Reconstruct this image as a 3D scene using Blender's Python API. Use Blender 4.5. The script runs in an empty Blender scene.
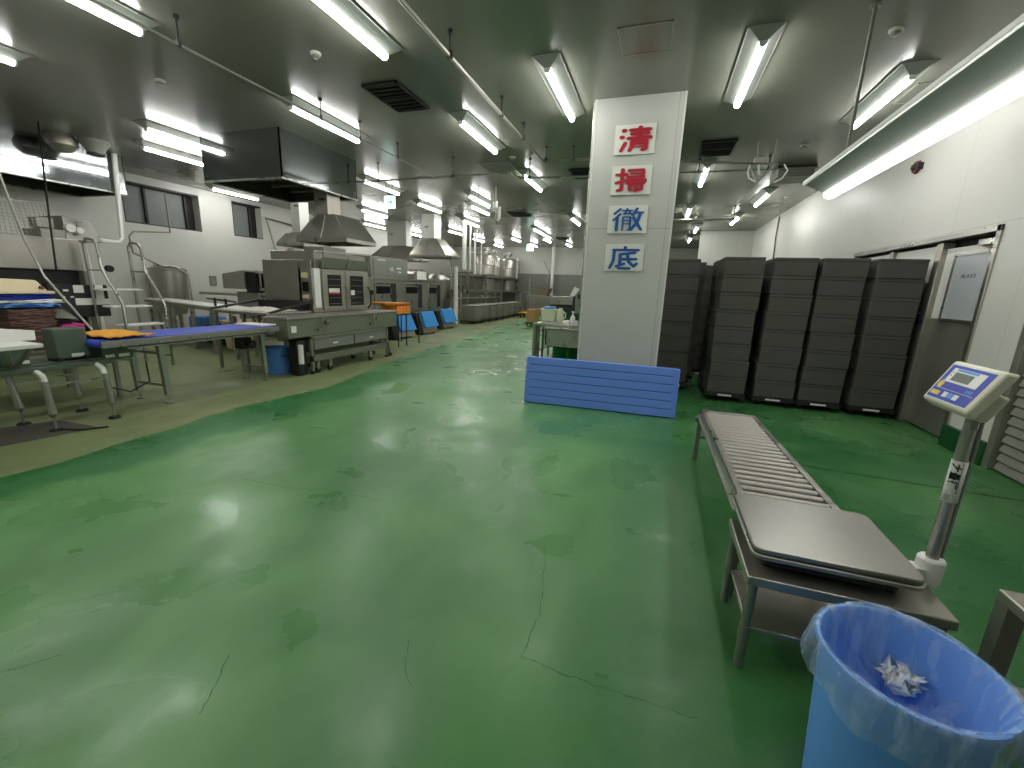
import bpy, math, random
from mathutils import Vector
R = random.Random(7)
PI = math.pi
col = bpy.context.scene.collection
CE = 3.84

# ---------------------------------------------------------------- materials
def srgb(c):
    return tuple((v / 12.92 if v <= .04045 else ((v + .055) / 1.055) ** 2.4) for v in [x / 255 for x in c])

def nd(nt, t, **k):
    n = nt.nodes.new(t)
    for a, b in k.items():
        setattr(n, a, b)
    return n

def mat(name, c, rough=.5, metal=0, noise=0, nscale=6, bump=0, bscale=30, rvar=0, spec=.5, stretch=None, emit=None, alpha=1, trans=0):
    m = bpy.data.materials.new(name)
    m.use_nodes = True
    nt = m.node_tree
    b = nt.nodes['Principled BSDF']
    rgb = srgb(c) + (1,)
    b.inputs['Base Color'].default_value = rgb
    b.inputs['Roughness'].default_value = rough
    b.inputs['Metallic'].default_value = metal
    b.inputs['Specular IOR Level'].default_value = spec
    b.inputs['Alpha'].default_value = alpha
    b.inputs['Transmission Weight'].default_value = trans
    if emit:
        b.inputs['Emission Color'].default_value = srgb(emit[0]) + (1,)
        b.inputs['Emission Strength'].default_value = emit[1]
    if noise or bump or rvar:
        tc = nd(nt, 'ShaderNodeTexCoord')
        mp = nd(nt, 'ShaderNodeMapping')
        nt.links.new(tc.outputs['Object'], mp.inputs['Vector'])
        if stretch:
            mp.inputs['Scale'].default_value = stretch
        n1 = nd(nt, 'ShaderNodeTexNoise')
        n1.inputs['Scale'].default_value = nscale
        n1.inputs['Detail'].default_value = 2
        nt.links.new(mp.outputs['Vector'], n1.inputs['Vector'])
        if noise:
            mx = nd(nt, 'ShaderNodeMix', data_type='RGBA')
            mx.inputs[6].default_value = tuple(v * (1 - noise) for v in rgb[:3]) + (1,)
            mx.inputs[7].default_value = tuple(min(1, v * (1 + noise)) for v in rgb[:3]) + (1,)
            nt.links.new(n1.outputs['Fac'], mx.inputs[0])
            nt.links.new(mx.outputs[2], b.inputs['Base Color'])
        if rvar:
            mr = nd(nt, 'ShaderNodeMapRange')
            mr.inputs['From Min'].default_value = .3
            mr.inputs['From Max'].default_value = .7
            mr.inputs['To Min'].default_value = max(.02, rough - rvar)
            mr.inputs['To Max'].default_value = rough + rvar
            nt.links.new(n1.outputs['Fac'], mr.inputs['Value'])
            nt.links.new(mr.outputs[0], b.inputs['Roughness'])
        if bump:
            n2 = nd(nt, 'ShaderNodeTexNoise')
            n2.inputs['Scale'].default_value = bscale
            nt.links.new(mp.outputs['Vector'], n2.inputs['Vector'])
            bp = nd(nt, 'ShaderNodeBump')
            bp.inputs['Strength'].default_value = bump
            bp.inputs['Distance'].default_value = .02
            nt.links.new(n2.outputs['Fac'], bp.inputs['Height'])
            nt.links.new(bp.outputs['Normal'], b.inputs['Normal'])
    return m

M = dict(
    steel=mat('stainless', (176, 174, 166), .34, .92, .12, 5, .03, 14, .1),
    steel_mir=mat('polished_stainless', (178, 182, 184), .08, 1, 0, 3, .04, 2.5),
    steel_worn=mat('worn_stainless', (172, 168, 158), .36, .8, .14, 3, 0, 20, .07),
    steel_dark=mat('dark_stainless', (150, 148, 138), .42, .65, .2, 4, 0, 20, .1),
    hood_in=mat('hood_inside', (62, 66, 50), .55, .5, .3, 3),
    grey=mat('grey_enamel', (128, 130, 122), .45, 0, .08),
    greygreen=mat('grey_green_enamel', (124, 127, 110), .42, .2, .1),
    dark=mat('dark_plastic', (34, 34, 34), .5, 0, .1),
    black=mat('black_rubber', (14, 14, 14), .6),
    foam=mat('charcoal_foam', (88, 88, 82), .85, 0, .1, 3, .25, 160, spec=.25),
    white=mat('white_enamel', (225, 225, 218), .4, 0, .03),
    whitepl=mat('white_plastic', (232, 232, 226), .4),
    fixture=mat('lamp_housing_white', (142, 147, 140), .45),
    paper=mat('paper', (232, 232, 224), .8),
    cream=mat('cream_plastic', (222, 206, 170), .5),
    lamp=mat('lamp_light', (255, 255, 250), .4, emit=((254, 254, 250), 26)),
    lampbig=mat('long_lamp_light', (255, 255, 250), .4, emit=((254, 254, 250), 10)),
    sign_face=mat('sign_card', (226, 228, 218), .32, spec=.6),
    red=mat('sign_red', (176, 38, 56), .4),
    blue_ink=mat('sign_blue', (28, 88, 160), .4),
    blue_panel=mat('blue_plastic_panel', (108, 148, 238), .42, 0, .06, 5),
    blue_groove=mat('blue_groove', (30, 50, 120), .6),
    blue_belt=mat('blue_belt', (60, 82, 190), .6, 0, .08, 60),
    bin_blue=mat('blue_bin', (104, 168, 246), .4, 0, .05, 3),
    bin_blue2=mat('blue_bin_dull', (84, 138, 212), .45, 0, .06, 3),
    bag_blue=mat('blue_bag', (58, 150, 226), .5, 0, .1, 6, .2, 20),
    orange=mat('orange_crate', (252, 156, 62), .5, 0, .05),
    orange_cloth=mat('orange_net', (236, 168, 60), .85, 0, .2, 30, .5, 60),
    lightblue=mat('light_blue', (120, 180, 220), .5),
    green_crate=mat('green_crate', (40, 168, 88), .5),
    green_paint=mat('green_paint', (16, 76, 36), .5, 0, .08),
    pink=mat('pink_bag', (214, 60, 150), .5),
    brown=mat('brown_card', (104, 78, 68), .8, 0, .3, 14),
    cardboard=mat('cardboard', (176, 140, 92), .8, 0, .1),
    glass_dark=mat('dark_glass', (18, 20, 22), .15),
    lcd=mat('lcd', (112, 122, 112), .25),
    beige=mat('scale_beige', (214, 212, 188), .42),
    scale_blue=mat('scale_blue', (42, 66, 176), .4),
    scale_lblue=mat('scale_light_blue', (90, 150, 222), .4),
    yellow=mat('yellow', (226, 200, 70), .45),
    winpane=mat('frosted_pane', (176, 180, 184), .35),
    wingrey=mat('grey_blind', (120, 124, 122), .5, 0, .05),
    mat_rubber=mat('mat_rubber', (86, 82, 74), .8),
    bucket_pale=mat('bucket_pale', (214, 224, 190), .45),
    roller_steel=mat('roller_steel', (150, 146, 138), .5, .7, .05),
    duct_light=mat('duct_light', (206, 207, 200), .3, .35, .05),
    plate=mat('scale_plate', (150, 148, 142), .33, .9, .12, 3),
    alarm_red=mat('alarm_red', (120, 44, 48), .5),
    crack_dark=mat('crack_dark', (38, 88, 50), .7),
    cabinet_green=mat('cabinet_green', (88, 102, 88), .42, .2, .08),
    tub_grey=mat('tub_grey', (158, 156, 146), .45, 0, .06),
    leg_steel=mat('leg_steel', (176, 178, 170), .3, .85, .1),
    vent=mat('vent_black', (26, 22, 20), .7),
    shutter=mat('shutter_slats', (148, 148, 138), .45, .35, .08),
    exit_face=mat('exit_face', (235, 255, 250), .4, emit=((214, 255, 244), 1.0)),
    exit_green=mat('exit_green', (10, 140, 100), .4, emit=((0, 120, 84), .35)),
    smoke=mat('detector_white', (200, 200, 190), .5),
    redlight=mat('red_button', (190, 30, 30), .4),
    flour=mat('white_powder', (228, 222, 208), .9, 0, .1, 20, .5, 30),
    tissue=mat('crumpled_paper', (250, 248, 242), .85, 0, .05, 30, .3, 60),
)

# thin translucent bin liner
def film(name, c, a, rough=.25):
    m = mat(name, c, rough, alpha=a)
    nt = m.node_tree
    b = nt.nodes['Principled BSDF']
    tc = nd(nt, 'ShaderNodeTexCoord')
    mp = nd(nt, 'ShaderNodeMapping')
    mp.inputs['Scale'].default_value = (1, 1, .25)
    n = nd(nt, 'ShaderNodeTexNoise')
    n.inputs['Scale'].default_value = 14
    n.inputs['Detail'].default_value = 4
    n.inputs['Distortion'].default_value = 1.2
    mr = nd(nt, 'ShaderNodeMapRange')
    mr.inputs['From Min'].default_value = .42
    mr.inputs['From Max'].default_value = .72
    mr.inputs['To Min'].default_value = a * .7
    mr.inputs['To Max'].default_value = min(1, a * 2.3)
    nt.links.new(tc.outputs['Object'], mp.inputs['Vector'])
    nt.links.new(mp.outputs[0], n.inputs['Vector'])
    nt.links.new(n.outputs['Fac'], mr.inputs['Value'])
    nt.links.new(mr.outputs[0], b.inputs['Alpha'])
    return m
M['film'] = film('bin_liner_film', (186, 216, 255), .33)
M['clear'] = film('clear_bag', (120, 190, 240), .6)

def mth(nt, op, a, b=None, c=None):
    n = nd(nt, 'ShaderNodeMath', operation=op)
    for i, v in enumerate((a, b, c)):
        if v is None: continue
        if hasattr(v, 'links'): nt.links.new(v, n.inputs[i])
        else: n.inputs[i].default_value = v
    return n.outputs[0]

# painted wall and ceiling panels with real joints between them
def panel_mat(name, c, axis, pitch, rough, width=.006, noise=.05, zjoint=None, rvar=.05, bump=.0, bscale=2, jdark=.55, off=0, spec=.5):
    m = mat(name, c, rough, 0, noise, 1.3, bump, bscale, rvar, spec=spec)
    nt = m.node_tree
    b = nt.nodes['Principled BSDF']
    g = nd(nt, 'ShaderNodeNewGeometry')
    s = nd(nt, 'ShaderNodeSeparateXYZ')
    nt.links.new(g.outputs['Position'], s.inputs[0])
    k = mth(nt, 'ADD', s.outputs[axis], 100 + off)
    f = mth(nt, 'MODULO', k, pitch)
    j = mth(nt, 'LESS_THAN', f, width)
    if zjoint:
        for z in zjoint:
            d = mth(nt, 'ABSOLUTE', mth(nt, 'SUBTRACT', s.outputs[2], z))
            j = mth(nt, 'MAXIMUM', j, mth(nt, 'LESS_THAN', d, width * .6))
    mx = nd(nt, 'ShaderNodeMix', data_type='RGBA')
    src = b.inputs['Base Color'].links[0].from_socket
    nt.links.new(j, mx.inputs[0])
    nt.links.new(src, mx.inputs[6])
    mx.inputs[7].default_value = tuple(v * jdark for v in srgb(c)) + (1,)
    nt.links.new(mx.outputs[2], b.inputs['Base Color'])
    return m

M['wall'] = panel_mat('wall_panels', (208, 206, 199), 1, 1.2, .38, zjoint=(2.30,), rvar=.08, off=.35, jdark=.75)
M['wall_l'] = panel_mat('wall_panels_left', (208, 207, 200), 1, 1.2, .38, rvar=.08, off=.35, jdark=.85)
M['wall_b'] = panel_mat('wall_panels_back', (204, 204, 196), 0, .9, .4, rvar=.05)
M['ceil'] = panel_mat('ceiling_panels', (118, 119, 109), 0, 1.0, .24, noise=.04, rvar=.03, bump=.015, bscale=1.2, jdark=.85, off=.3, width=.004, spec=.62)
M['column'] = panel_mat('column_cladding', (196, 197, 190), 0, 50, .45, zjoint=(2.30,), rvar=.04)

def floor_mat(name, base, worn_haze, stain, worn_haze_amt, rough, joint):
    m = bpy.data.materials.new(name)
    m.use_nodes = True
    nt = m.node_tree
    b = nt.nodes['Principled BSDF']
    g = nd(nt, 'ShaderNodeNewGeometry')
    s = nd(nt, 'ShaderNodeSeparateXYZ')
    nt.links.new(g.outputs['Position'], s.inputs[0])
    def noise(scale, det=4, dist=0.0, st=(1, 1, 1)):
        mp = nd(nt, 'ShaderNodeMapping')
        mp.inputs['Scale'].default_value = st
        nt.links.new(g.outputs['Position'], mp.inputs['Vector'])
        n = nd(nt, 'ShaderNodeTexNoise')
        n.inputs['Scale'].default_value = scale
        n.inputs['Detail'].default_value = det
        n.inputs['Distortion'].default_value = dist
        nt.links.new(mp.outputs[0], n.inputs['Vector'])
        return n.outputs['Fac']
    def ramp(v, a, bb, lo=0., hi=1.):
        r = nd(nt, 'ShaderNodeMapRange')
        r.inputs['From Min'].default_value = a
        r.inputs['From Max'].default_value = bb
        r.inputs['To Min'].default_value = lo
        r.inputs['To Max'].default_value = hi
        nt.links.new(v, r.inputs['Value'])
        return r.outputs[0]
    def mix(f, a, bb):
        x = nd(nt, 'ShaderNodeMix', data_type='RGBA')
        nt.links.new(f, x.inputs[0])
        for i, v in ((6, a), (7, bb)):
            if hasattr(v, 'links'): nt.links.new(v, x.inputs[i])
            else: x.inputs[i].default_value = srgb(v) + (1,)
        return x.outputs[2]
    big = noise(.55, 3, .6)
    mid = noise(2.2, 6, .8, (1, .55, 1))
    fine = noise(14, 4)
    # random wear, plus pale haze of the ceiling lights painted on the left
    side = ramp(mth(nt, 'ADD', s.outputs[0], mth(nt, 'MULTIPLY', big, .9)), .55, .05)
    w = mth(nt, 'MULTIPLY', ramp(big, .35, .7), worn_haze_amt)
    w = mth(nt, 'ADD', w, mth(nt, 'MULTIPLY', side, worn_haze_amt * .75))
    c = mix(w, base, worn_haze)
    c = mix(mth(nt, 'MULTIPLY', ramp(mid, .42, .85), .5), c, stain)
    c = mix(mth(nt, 'MULTIPLY', ramp(fine, .5, .8), .12), c, worn_haze)
    if joint:
        # saw-cut joint across the right half, and a few hairline cracks
        jy = mth(nt, 'ABSOLUTE', mth(nt, 'SUBTRACT', mth(nt, 'ADD', s.outputs[1], mth(nt, 'MULTIPLY', s.outputs[0], .06)), 4.39))
        j = mth(nt, 'MULTIPLY', mth(nt, 'LESS_THAN', jy, .012), mth(nt, 'GREATER_THAN', s.outputs[0], .9))
        c = mix(j, c, (10, 40, 20))
        # freshly repainted band along the border with the pale floor
        fr = mth(nt, 'ADD', s.outputs[0], mth(nt, 'MULTIPLY', noise(.9, 3, .5), 1.5))
        band = mth(nt, 'MULTIPLY', ramp(fr, -3.05, -3.25), ramp(s.outputs[1], 6.5, 4.5))
        c = mix(mth(nt, 'MULTIPLY', band, .75), c, (26, 106, 52))
    nt.links.new(c, b.inputs['Base Color'])
    r = ramp(noise(1.6, 4, .5), .35, .68, rough - .1, rough + .16)
    wet = ramp(noise(.9, 5, 1.0), .52, .72)
    rr = mth(nt, 'SUBTRACT', r, mth(nt, 'MULTIPLY', wet, .2))
    nt.links.new(rr, b.inputs['Roughness'])
    b.inputs['Specular IOR Level'].default_value = .5
    bp = nd(nt, 'ShaderNodeBump')
    bp.inputs['Strength'].default_value = .5
    bp.inputs['Distance'].default_value = .004
    h = mth(nt, 'ADD', mth(nt, 'MULTIPLY', noise(3.2, 3, .4), 1.6), mth(nt, 'MULTIPLY', noise(24, 3), .35))
    nt.links.new(h, bp.inputs['Height'])
    nt.links.new(bp.outputs[0], b.inputs['Normal'])
    return m
M['floor_green'] = floor_mat('green_floor_paint', (25, 92, 42), (108, 160, 98), (28, 92, 44), .62, .36, True)
M['floor_pale'] = floor_mat('worn_pale_floor', (116, 138, 88), (138, 146, 104), (98, 112, 78), .6, .5, False)

# ---------------------------------------------------------------- mesh helpers
ORG = {}
class MB:
    def __init__(s): s.v, s.f, s.mi = [], [], []
    def add(s, vs, fs, mi=0):
        o = len(s.v)
        s.v += [tuple(p) for p in vs]
        s.f += [tuple(i + o for i in f) for f in fs]
        s.mi += [mi] * len(fs)
        return s
    def box(s, x0, x1, y0, y1, z0, z1, mi=0):
        if x0 > x1: x0, x1 = x1, x0
        if y0 > y1: y0, y1 = y1, y0
        if z0 > z1: z0, z1 = z1, z0
        return s.hexa([(x0, y0, z0), (x1, y0, z0), (x1, y1, z0), (x0, y1, z0), (x0, y0, z1), (x1, y0, z1), (x1, y1, z1), (x0, y1, z1)], mi)
    def hexa(s, p, mi=0):
        return s.add(p, [(0, 3, 2, 1), (4, 5, 6, 7), (0, 1, 5, 4), (1, 2, 6, 5), (2, 3, 7, 6), (3, 0, 4, 7)], mi)
    def bar(s, a, b, w, h=None, mi=0, up=(0, 0, 1)):
        h = h or w
        a, b = Vector(a), Vector(b)
        d = (b - a).normalized()
        u = Vector(up)
        if abs(d.dot(u)) > .98: u = Vector((0, 1, 0))
        r = d.cross(u).normalized()
        u = r.cross(d).normalized()
        q = []
        for p in (a, b):
            for sx, sz in ((-1, -1), (1, -1), (1, 1), (-1, 1)):
                q.append(p + r * sx * w / 2 + u * sz * h / 2)
        return s.add(q, [(3, 2, 1, 0), (4, 5, 6, 7), (0, 1, 5, 4), (1, 2, 6, 5), (2, 3, 7, 6), (3, 0, 4, 7)], mi)
    def cyl(s, a, b, r0, r1=None, n=14, mi=0, cap=True):
        r1 = r0 if r1 is None else r1
        a, b = Vector(a), Vector(b)
        d = (b - a).normalized()
        u = Vector((0, 0, 1)) if abs(d.z) < .9 else Vector((1, 0, 0))
        e = d.cross(u).normalized()
        g = d.cross(e).normalized()
        vs = []
        for p, r in ((a, r0), (b, r1)):
            for i in range(n):
                t = 2 * PI * i / n
                vs.append(p + (e * math.cos(t) + g * math.sin(t)) * r)
        fs = [(i, (i + 1) % n, n + (i + 1) % n, n + i) for i in range(n)]
        if cap: fs += [tuple(range(n - 1, -1, -1)), tuple(range(n, 2 * n))]
        return s.add(vs, fs, mi)
    def tube(s, pts, r, n=8, mi=0):
        pts = [Vector(p) for p in pts]
        vs, fs = [], []
        prev = None
        for k, p in enumerate(pts):
            d = ((pts[k + 1] - p) if k < len(pts) - 1 else Vector((0, 0, 0)))
            e = ((p - pts[k - 1]) if k else Vector((0, 0, 0)))
            t = (d.normalized() + e.normalized())
            t = t.normalized() if t.length > 1e-6 else d.normalized()
            if prev is None:
                u = Vector((0, 0, 1)) if abs(t.z) < .9 else Vector((1, 0, 0))
                a = t.cross(u).normalized()
            else:
                a = (prev - t * prev.dot(t)).normalized()
            prev = a
            b = t.cross(a).normalized()
            for i in range(n):
                w = 2 * PI * i / n
                vs.append(p + (a * math.cos(w) + b * math.sin(w)) * r)
            if k:
                o = (k - 1) * n
                fs += [(o + i, o + (i + 1) % n, o + n + (i + 1) % n, o + n + i) for i in range(n)]
        m = len(pts) * n
        fs += [tuple(range(n - 1, -1, -1)), tuple(range(m - n, m))]
        return s.add(vs, fs, mi)
    def lathe(s, prof, c=(0, 0, 0), n=28, mi=0, sx=1, sy=1, close=True):
        vs, fs = [], []
        for r, z in prof:
            for i in range(n):
                t = 2 * PI * i / n
                vs.append((c[0] + r * sx * math.cos(t), c[1] + r * sy * math.sin(t), c[2] + z))
        for k in range(len(prof) - 1):
            o = k * n
            fs += [(o + i, o + (i + 1) % n, o + n + (i + 1) % n, o + n + i) for i in range(n)]
        if close:
            if prof[0][0] > 1e-4: fs.append(tuple(range(n - 1, -1, -1)))
            if prof[-1][0] > 1e-4: fs.append(tuple(range(len(prof) * n - n, len(prof) * n)))
        return s.add(vs, fs, mi)
    def prism(s, poly, a, b, mi=0):
        """poly: list of 3-d points; a,b offsets of the two ends"""
        n = len(poly)
        a, b = Vector(a), Vector(b)
        vs = [Vector(p) + a for p in poly] + [Vector(p) + b for p in poly]
        fs = [tuple(range(n - 1, -1, -1)), tuple(range(n, 2 * n))] + [(i, (i + 1) % n, n + (i + 1) % n, n + i) for i in range(n)]
        return s.add(vs, fs, mi)
    def build(s, name, mats, parent=None, bevel=0, seg=2, smooth=True, label=None, origin=None, angle=35, solid=0):
        me = bpy.data.meshes.new(name)
        o = Vector(ORG.get(parent.name, (0, 0, 0))) if parent else Vector(origin or (0, 0, 0))
        me.from_pydata([tuple(Vector(p) - o) for p in s.v], [], s.f)
        if not isinstance(mats, (list, tuple)): mats = [mats]
        for m in mats: me.materials.append(M[m] if isinstance(m, str) else m)
        for p, i in zip(me.polygons, s.mi): p.material_index = i
        import bmesh
        bm = bmesh.new(); bm.from_mesh(me)
        bmesh.ops.recalc_face_normals(bm, faces=bm.faces)
        bm.to_mesh(me); bm.free()
        if smooth:
            me.polygons.foreach_set('use_smooth', [True] * len(me.polygons))
            me.set_sharp_from_angle(angle=math.radians(angle))
        me.update()
        ob = bpy.data.objects.new(name, me)
        col.objects.link(ob)
        if parent: ob.parent = parent; ORG[ob.name] = o
        else: ob.location = o; ORG[ob.name] = o
        if solid:
            q = ob.modifiers.new('s', 'SOLIDIFY'); q.thickness = solid; q.offset = 0
        if bevel:
            q = ob.modifiers.new('b', 'BEVEL'); q.width = bevel; q.segments = seg; q.limit_method = 'ANGLE'; q.angle_limit = math.radians(40)
            q.harden_normals = False
        if label: ob['label'] = label
        return ob

def tag(o, label=None, cat=None, group=None, kind=None):
    if label: o['label'] = label
    if cat: o['category'] = cat
    if group: o['group'] = group
    if kind: o['kind'] = kind
    return o

def thing(name, loc, label, cat, group=None):
    o = bpy.data.objects.new(name, None)
    o.empty_display_size = .1
    col.objects.link(o)
    o.location = loc
    ORG[o.name] = Vector(loc)
    return tag(o, label, cat, group)

def kids(o): return [c for c in col.objects if c.parent == o]
def copy_tree(o, parent=None, loc=None, label=None):
    c = o.copy(); col.objects.link(c)
    if parent: c.parent = parent
    for ch in kids(o): copy_tree(ch, c)
    if loc is not None: c.location = loc; ORG[c.name] = Vector(loc)
    if label: c['label'] = label
    return c

def struct(mb, name, mats, **k):
    return tag(mb.build(name, mats, **k), kind='structure')

def text(name, s, mat_, size, loc, rot, parent=None, offset=.0, depth=.001, sx=1, label=None, align='CENTER'):
    cu = bpy.data.curves.new(name, 'FONT')
    cu.body = s; cu.size = size; cu.align_x = align; cu.align_y = 'CENTER'
    cu.offset = offset; cu.extrude = depth
    ob = bpy.data.objects.new(name, cu)
    col.objects.link(ob)
    cu.materials.append(M[mat_])
    bpy.context.view_layer.update()
    me = bpy.data.meshes.new_from_object(ob.evaluated_get(bpy.context.evaluated_depsgraph_get()))
    bpy.data.objects.remove(ob)
    if not me.materials: me.materials.append(M[mat_])
    ob = bpy.data.objects.new(name, me)
    col.objects.link(ob)
    if parent:
        ob.parent = parent
        ob.location = Vector(loc) - ORG[parent.name]
    else: ob.location = loc
    ob.rotation_euler = rot
    ob.scale = (sx, 1, 1)
    if label: ob['label'] = label
    return ob

# ---------------------------------------------------------------- the room
edge = [(-4.30, -3.0), (-4.36, .5), (-4.43, 1.53), (-4.38, 1.84), (-4.45, 2.29), (-4.45, 2.81), (-4.56, 3.2), (-4.50, 3.3), (-4.55, 3.5), (-4.47, 4.04), (-4.36, 4.79),
        (-4.55, 5.7), (-4.76, 6.56), (-4.95, 8.3), (-5.05, 9.71), (-5.3, 12.0), (-5.75, 15.67), (-6.09, 21.0), (-6.2, 25.2)]
m = MB()
n = len(edge)
rows = [(x, y, 0) for x, y in edge]
for k in range(n - 1):
    (xa, ya), (xb, yb) = edge[k], edge[k + 1]
    m.add([(xa, ya, 0), (3.4, ya, 0), (3.4, yb, 0), (xb, yb, 0)], [(0, 1, 2, 3)], 0)
    m.add([(-12.9, ya, 0), (xa, ya, 0), (xb, yb, 0), (-12.9, yb, 0)], [(0, 1, 2, 3)], 1)
fl = struct(m, 'floor', ['floor_green', 'floor_pale'], smooth=False)
f = MB()
rc = random.Random(5)
for L in ([(-.49, 2.27), (-.43, 1.99), (-.37, 1.7), (-.38, 1.42), (-.21, 1.4), (-.01, 1.39), (.17, 1.39), (.32, 1.39)], [(-1.5, 1.0), (-1.41, .87), (-1.36, .77)],
          [(-.86, 1.32), (-.8, 1.2), (-.72, 1.13)], [(-2.11, .77), (-2.18, .68), (-2.22, .64)], [(-2.88, 2.18), (-2.41, 2.2), (-2.04, 2.29), (-1.63, 2.3)]):
    pts = []
    for (a, b) in zip(L[:-1], L[1:]):
        for k in range(7):
            pts.append((a[0] + (b[0] - a[0]) * k / 7 + rc.uniform(-.006, .006), a[1] + (b[1] - a[1]) * k / 7 + rc.uniform(-.006, .006)))
    for k in range(len(pts) - 1):
        w0 = .0007 + .0013 * rc.random()
        (xa, ya), (xb, yb) = pts[k], pts[k + 1]
        dx, dy = xb - xa, yb - ya
        q = math.hypot(dx, dy) or 1
        nx, ny = -dy / q * w0, dx / q * w0
        f.add([(xa - nx, ya - ny, .0008), (xb - nx, yb - ny, .0008), (xb + nx, yb + ny, .0008), (xa + nx, ya + ny, .0008)], [(0, 1, 2, 3)])
struct(f, 'floor_crack', 'crack_dark', smooth=False)
struct(MB().box(-12.9, 3.4, -3, 25.2, CE, CE + .1), 'ceiling', 'ceil', smooth=False)

def wall_y(name, x0, x1, ys, zs, holes, mats):
    """wall slab parallel to y between x0..x1 with rectangular holes"""
    mb = MB()
    yy = sorted(set([ys[0], ys[1]] + [v for h in holes for v in h[:2]]))
    zz = sorted(set([zs[0], zs[1]] + [v for h in holes for v in h[2:]]))
    for i in range(len(yy) - 1):
        for j in range(len(zz) - 1):
            cy, cz = (yy[i] + yy[i + 1]) / 2, (zz[j] + zz[j + 1]) / 2
            if any(h[0] < cy < h[1] and h[2] < cz < h[3] for h in holes): continue
            mb.box(x0, x1, yy[i], yy[i + 1], zz[j], zz[j + 1])
    return struct(mb, name, mats, smooth=False)

wall_y('wall_right', 3.12, 3.3, (-3, 18.3), (0, CE), [(5.68, 9.0, 0, 2.25), (2.6, 5.0, 0, 1.75)], 'wall')
wins = [(7.25, 9.12, 2.70, 3.66), (10.1, 11.12, 2.72, 3.72), (12.9, 14.2, 2.7, 3.66)]
wall_y('wall_left', -12.8, -12.4, (-3, 25.2), (0, CE), wins, 'wall_l')
struct(MB().box(-12.9, 3.4, 25.0, 25.2, 0, CE), 'wall_back', 'wall_b', smooth=False)
struct(MB().box(1.3, 3.3, 18.3, 18.5, 0, CE), 'wall_back_right', 'wall_b', smooth=False)
struct(MB().box(-12.9, 3.4, -3.2, -3, 0, CE), 'wall_front', 'wall_b', smooth=False)
struct(MB().box(-12.4, 1.3, 24.95, 25.0, 0, 2.33), 'trim_1', 'grey', smooth=False)
struct(MB().box(3.075, 3.12, 5.02, 5.66, 0, .23), 'baseboard_right', 'green_paint', bevel=.004)
for k, (a, b, c, d) in enumerate(wins):
    o = bpy.data.objects.new('window_%d' % (k + 1), None); col.objects.link(o); o.location = (-12.7, a, c); ORG[o.name] = Vector((-12.7, a, c)); tag(o, kind='structure')
    mb = MB().box(-12.72, -12.69, a, b - .22, c, d)
    mb.build('pane', 'wingrey', o)
    MB().box(-12.79, -12.66, b - .22, b, c, d).build('dark_reveal', 'vent', o)
    f = MB()
    f.box(-12.7, -12.42, a, a + .04, c, d).box(-12.7, -12.42, a, b, d - .04, d).box(-12.7, -12.42, a, b, c, c + .03)
    if k == 0: f.box(-12.7, -12.62, a + .62, a + .67, c, d).box(-12.7, -12.62, b - .25, b - .22, c, d)
    else: f.box(-12.7, -12.62, b - .26, b - .22, c, d)
    f.build('window_frame', 'dark', o)

# double door in the right wall
o = bpy.data.objects.new('door_1', None); col.objects.link(o); o.location = (3.2, 6.2, 0); ORG[o.name] = Vector((3.2, 6.2, 0)); tag(o, kind='structure')
f = MB()
f.box(3.10, 3.3, 5.64, 5.70, 0, 2.28).box(3.10, 3.3, 5.64, 9.0, 2.22, 2.28).box(3.10, 3.3, 8.94, 9.0, 0, 2.28)
f.build('door_frame', 'steel', o, bevel=.004)
f = MB().box(3.13, 3.25, 6.58, 6.70, 0, 2.2).box(3.13, 3.25, 7.74, 7.82, 0, 2.2)
f.build('door_post', 'steel_worn', o, bevel=.006)
MB().box(3.27, 3.3, 5.7, 8.94, 0, 2.22).build('dark_gap', 'vent', o)
lf = MB().box(3.19, 3.24, 5.74, 6.58, .02, 1.32).build('door_leaf', 'steel_dark', o, bevel=.004)
MB().box(3.185, 3.235, 5.72, 6.58, 1.32, 2.13).build('upper_leaf', 'white', o, bevel=.004)
w = MB().box(3.17, 3.19, 5.78, 6.36, 1.33, 2.04).build('window_pane', 'winpane', o)
f = MB()
for a in ((5.76, 5.79, 1.32, 2.06), (6.35, 6.38, 1.32, 2.06), (5.76, 6.38, 2.03, 2.06), (5.76, 6.38, 1.31, 1.335)): f.box(3.16, 3.195, *a)
f.build('pane_trim', 'steel', o)
text('lettering', '出入口', 'dark', .048, (3.168, 6.07, 1.80), (PI / 2, 0, -PI / 2), o, sx=1.7)
f = MB().box(3.13, 3.22, 5.75, 5.98, 2.11, 2.17).bar((3.14, 5.9, 2.10), (3.10, 5.72, 2.07), .03, .015)
f.build('door_closer', 'steel', o, bevel=.004)
f = MB().cyl((3.1, 6.73, 1.28), (3.19, 6.73, 1.28), .02).cyl((3.1, 6.73, 1.36), (3.19, 6.73, 1.36), .012).bar((3.11, 6.73, 1.29), (3.11, 6.63, 1.29), .02, .03)
f.build('door_handle', 'dark', o)
MB().box(3.18, 3.22, 6.7, 7.74, .02, 1.75).box(3.18, 3.22, 7.82, 8.92, .02, 1.75).build('second_leaf', 'steel_dark', o)
MB().box(3.18, 3.22, 6.7, 7.74, 1.75, 2.18).box(3.18, 3.22, 7.82, 8.92, 1.75, 2.18).build('white_upper_panel', 'white', o)

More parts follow.
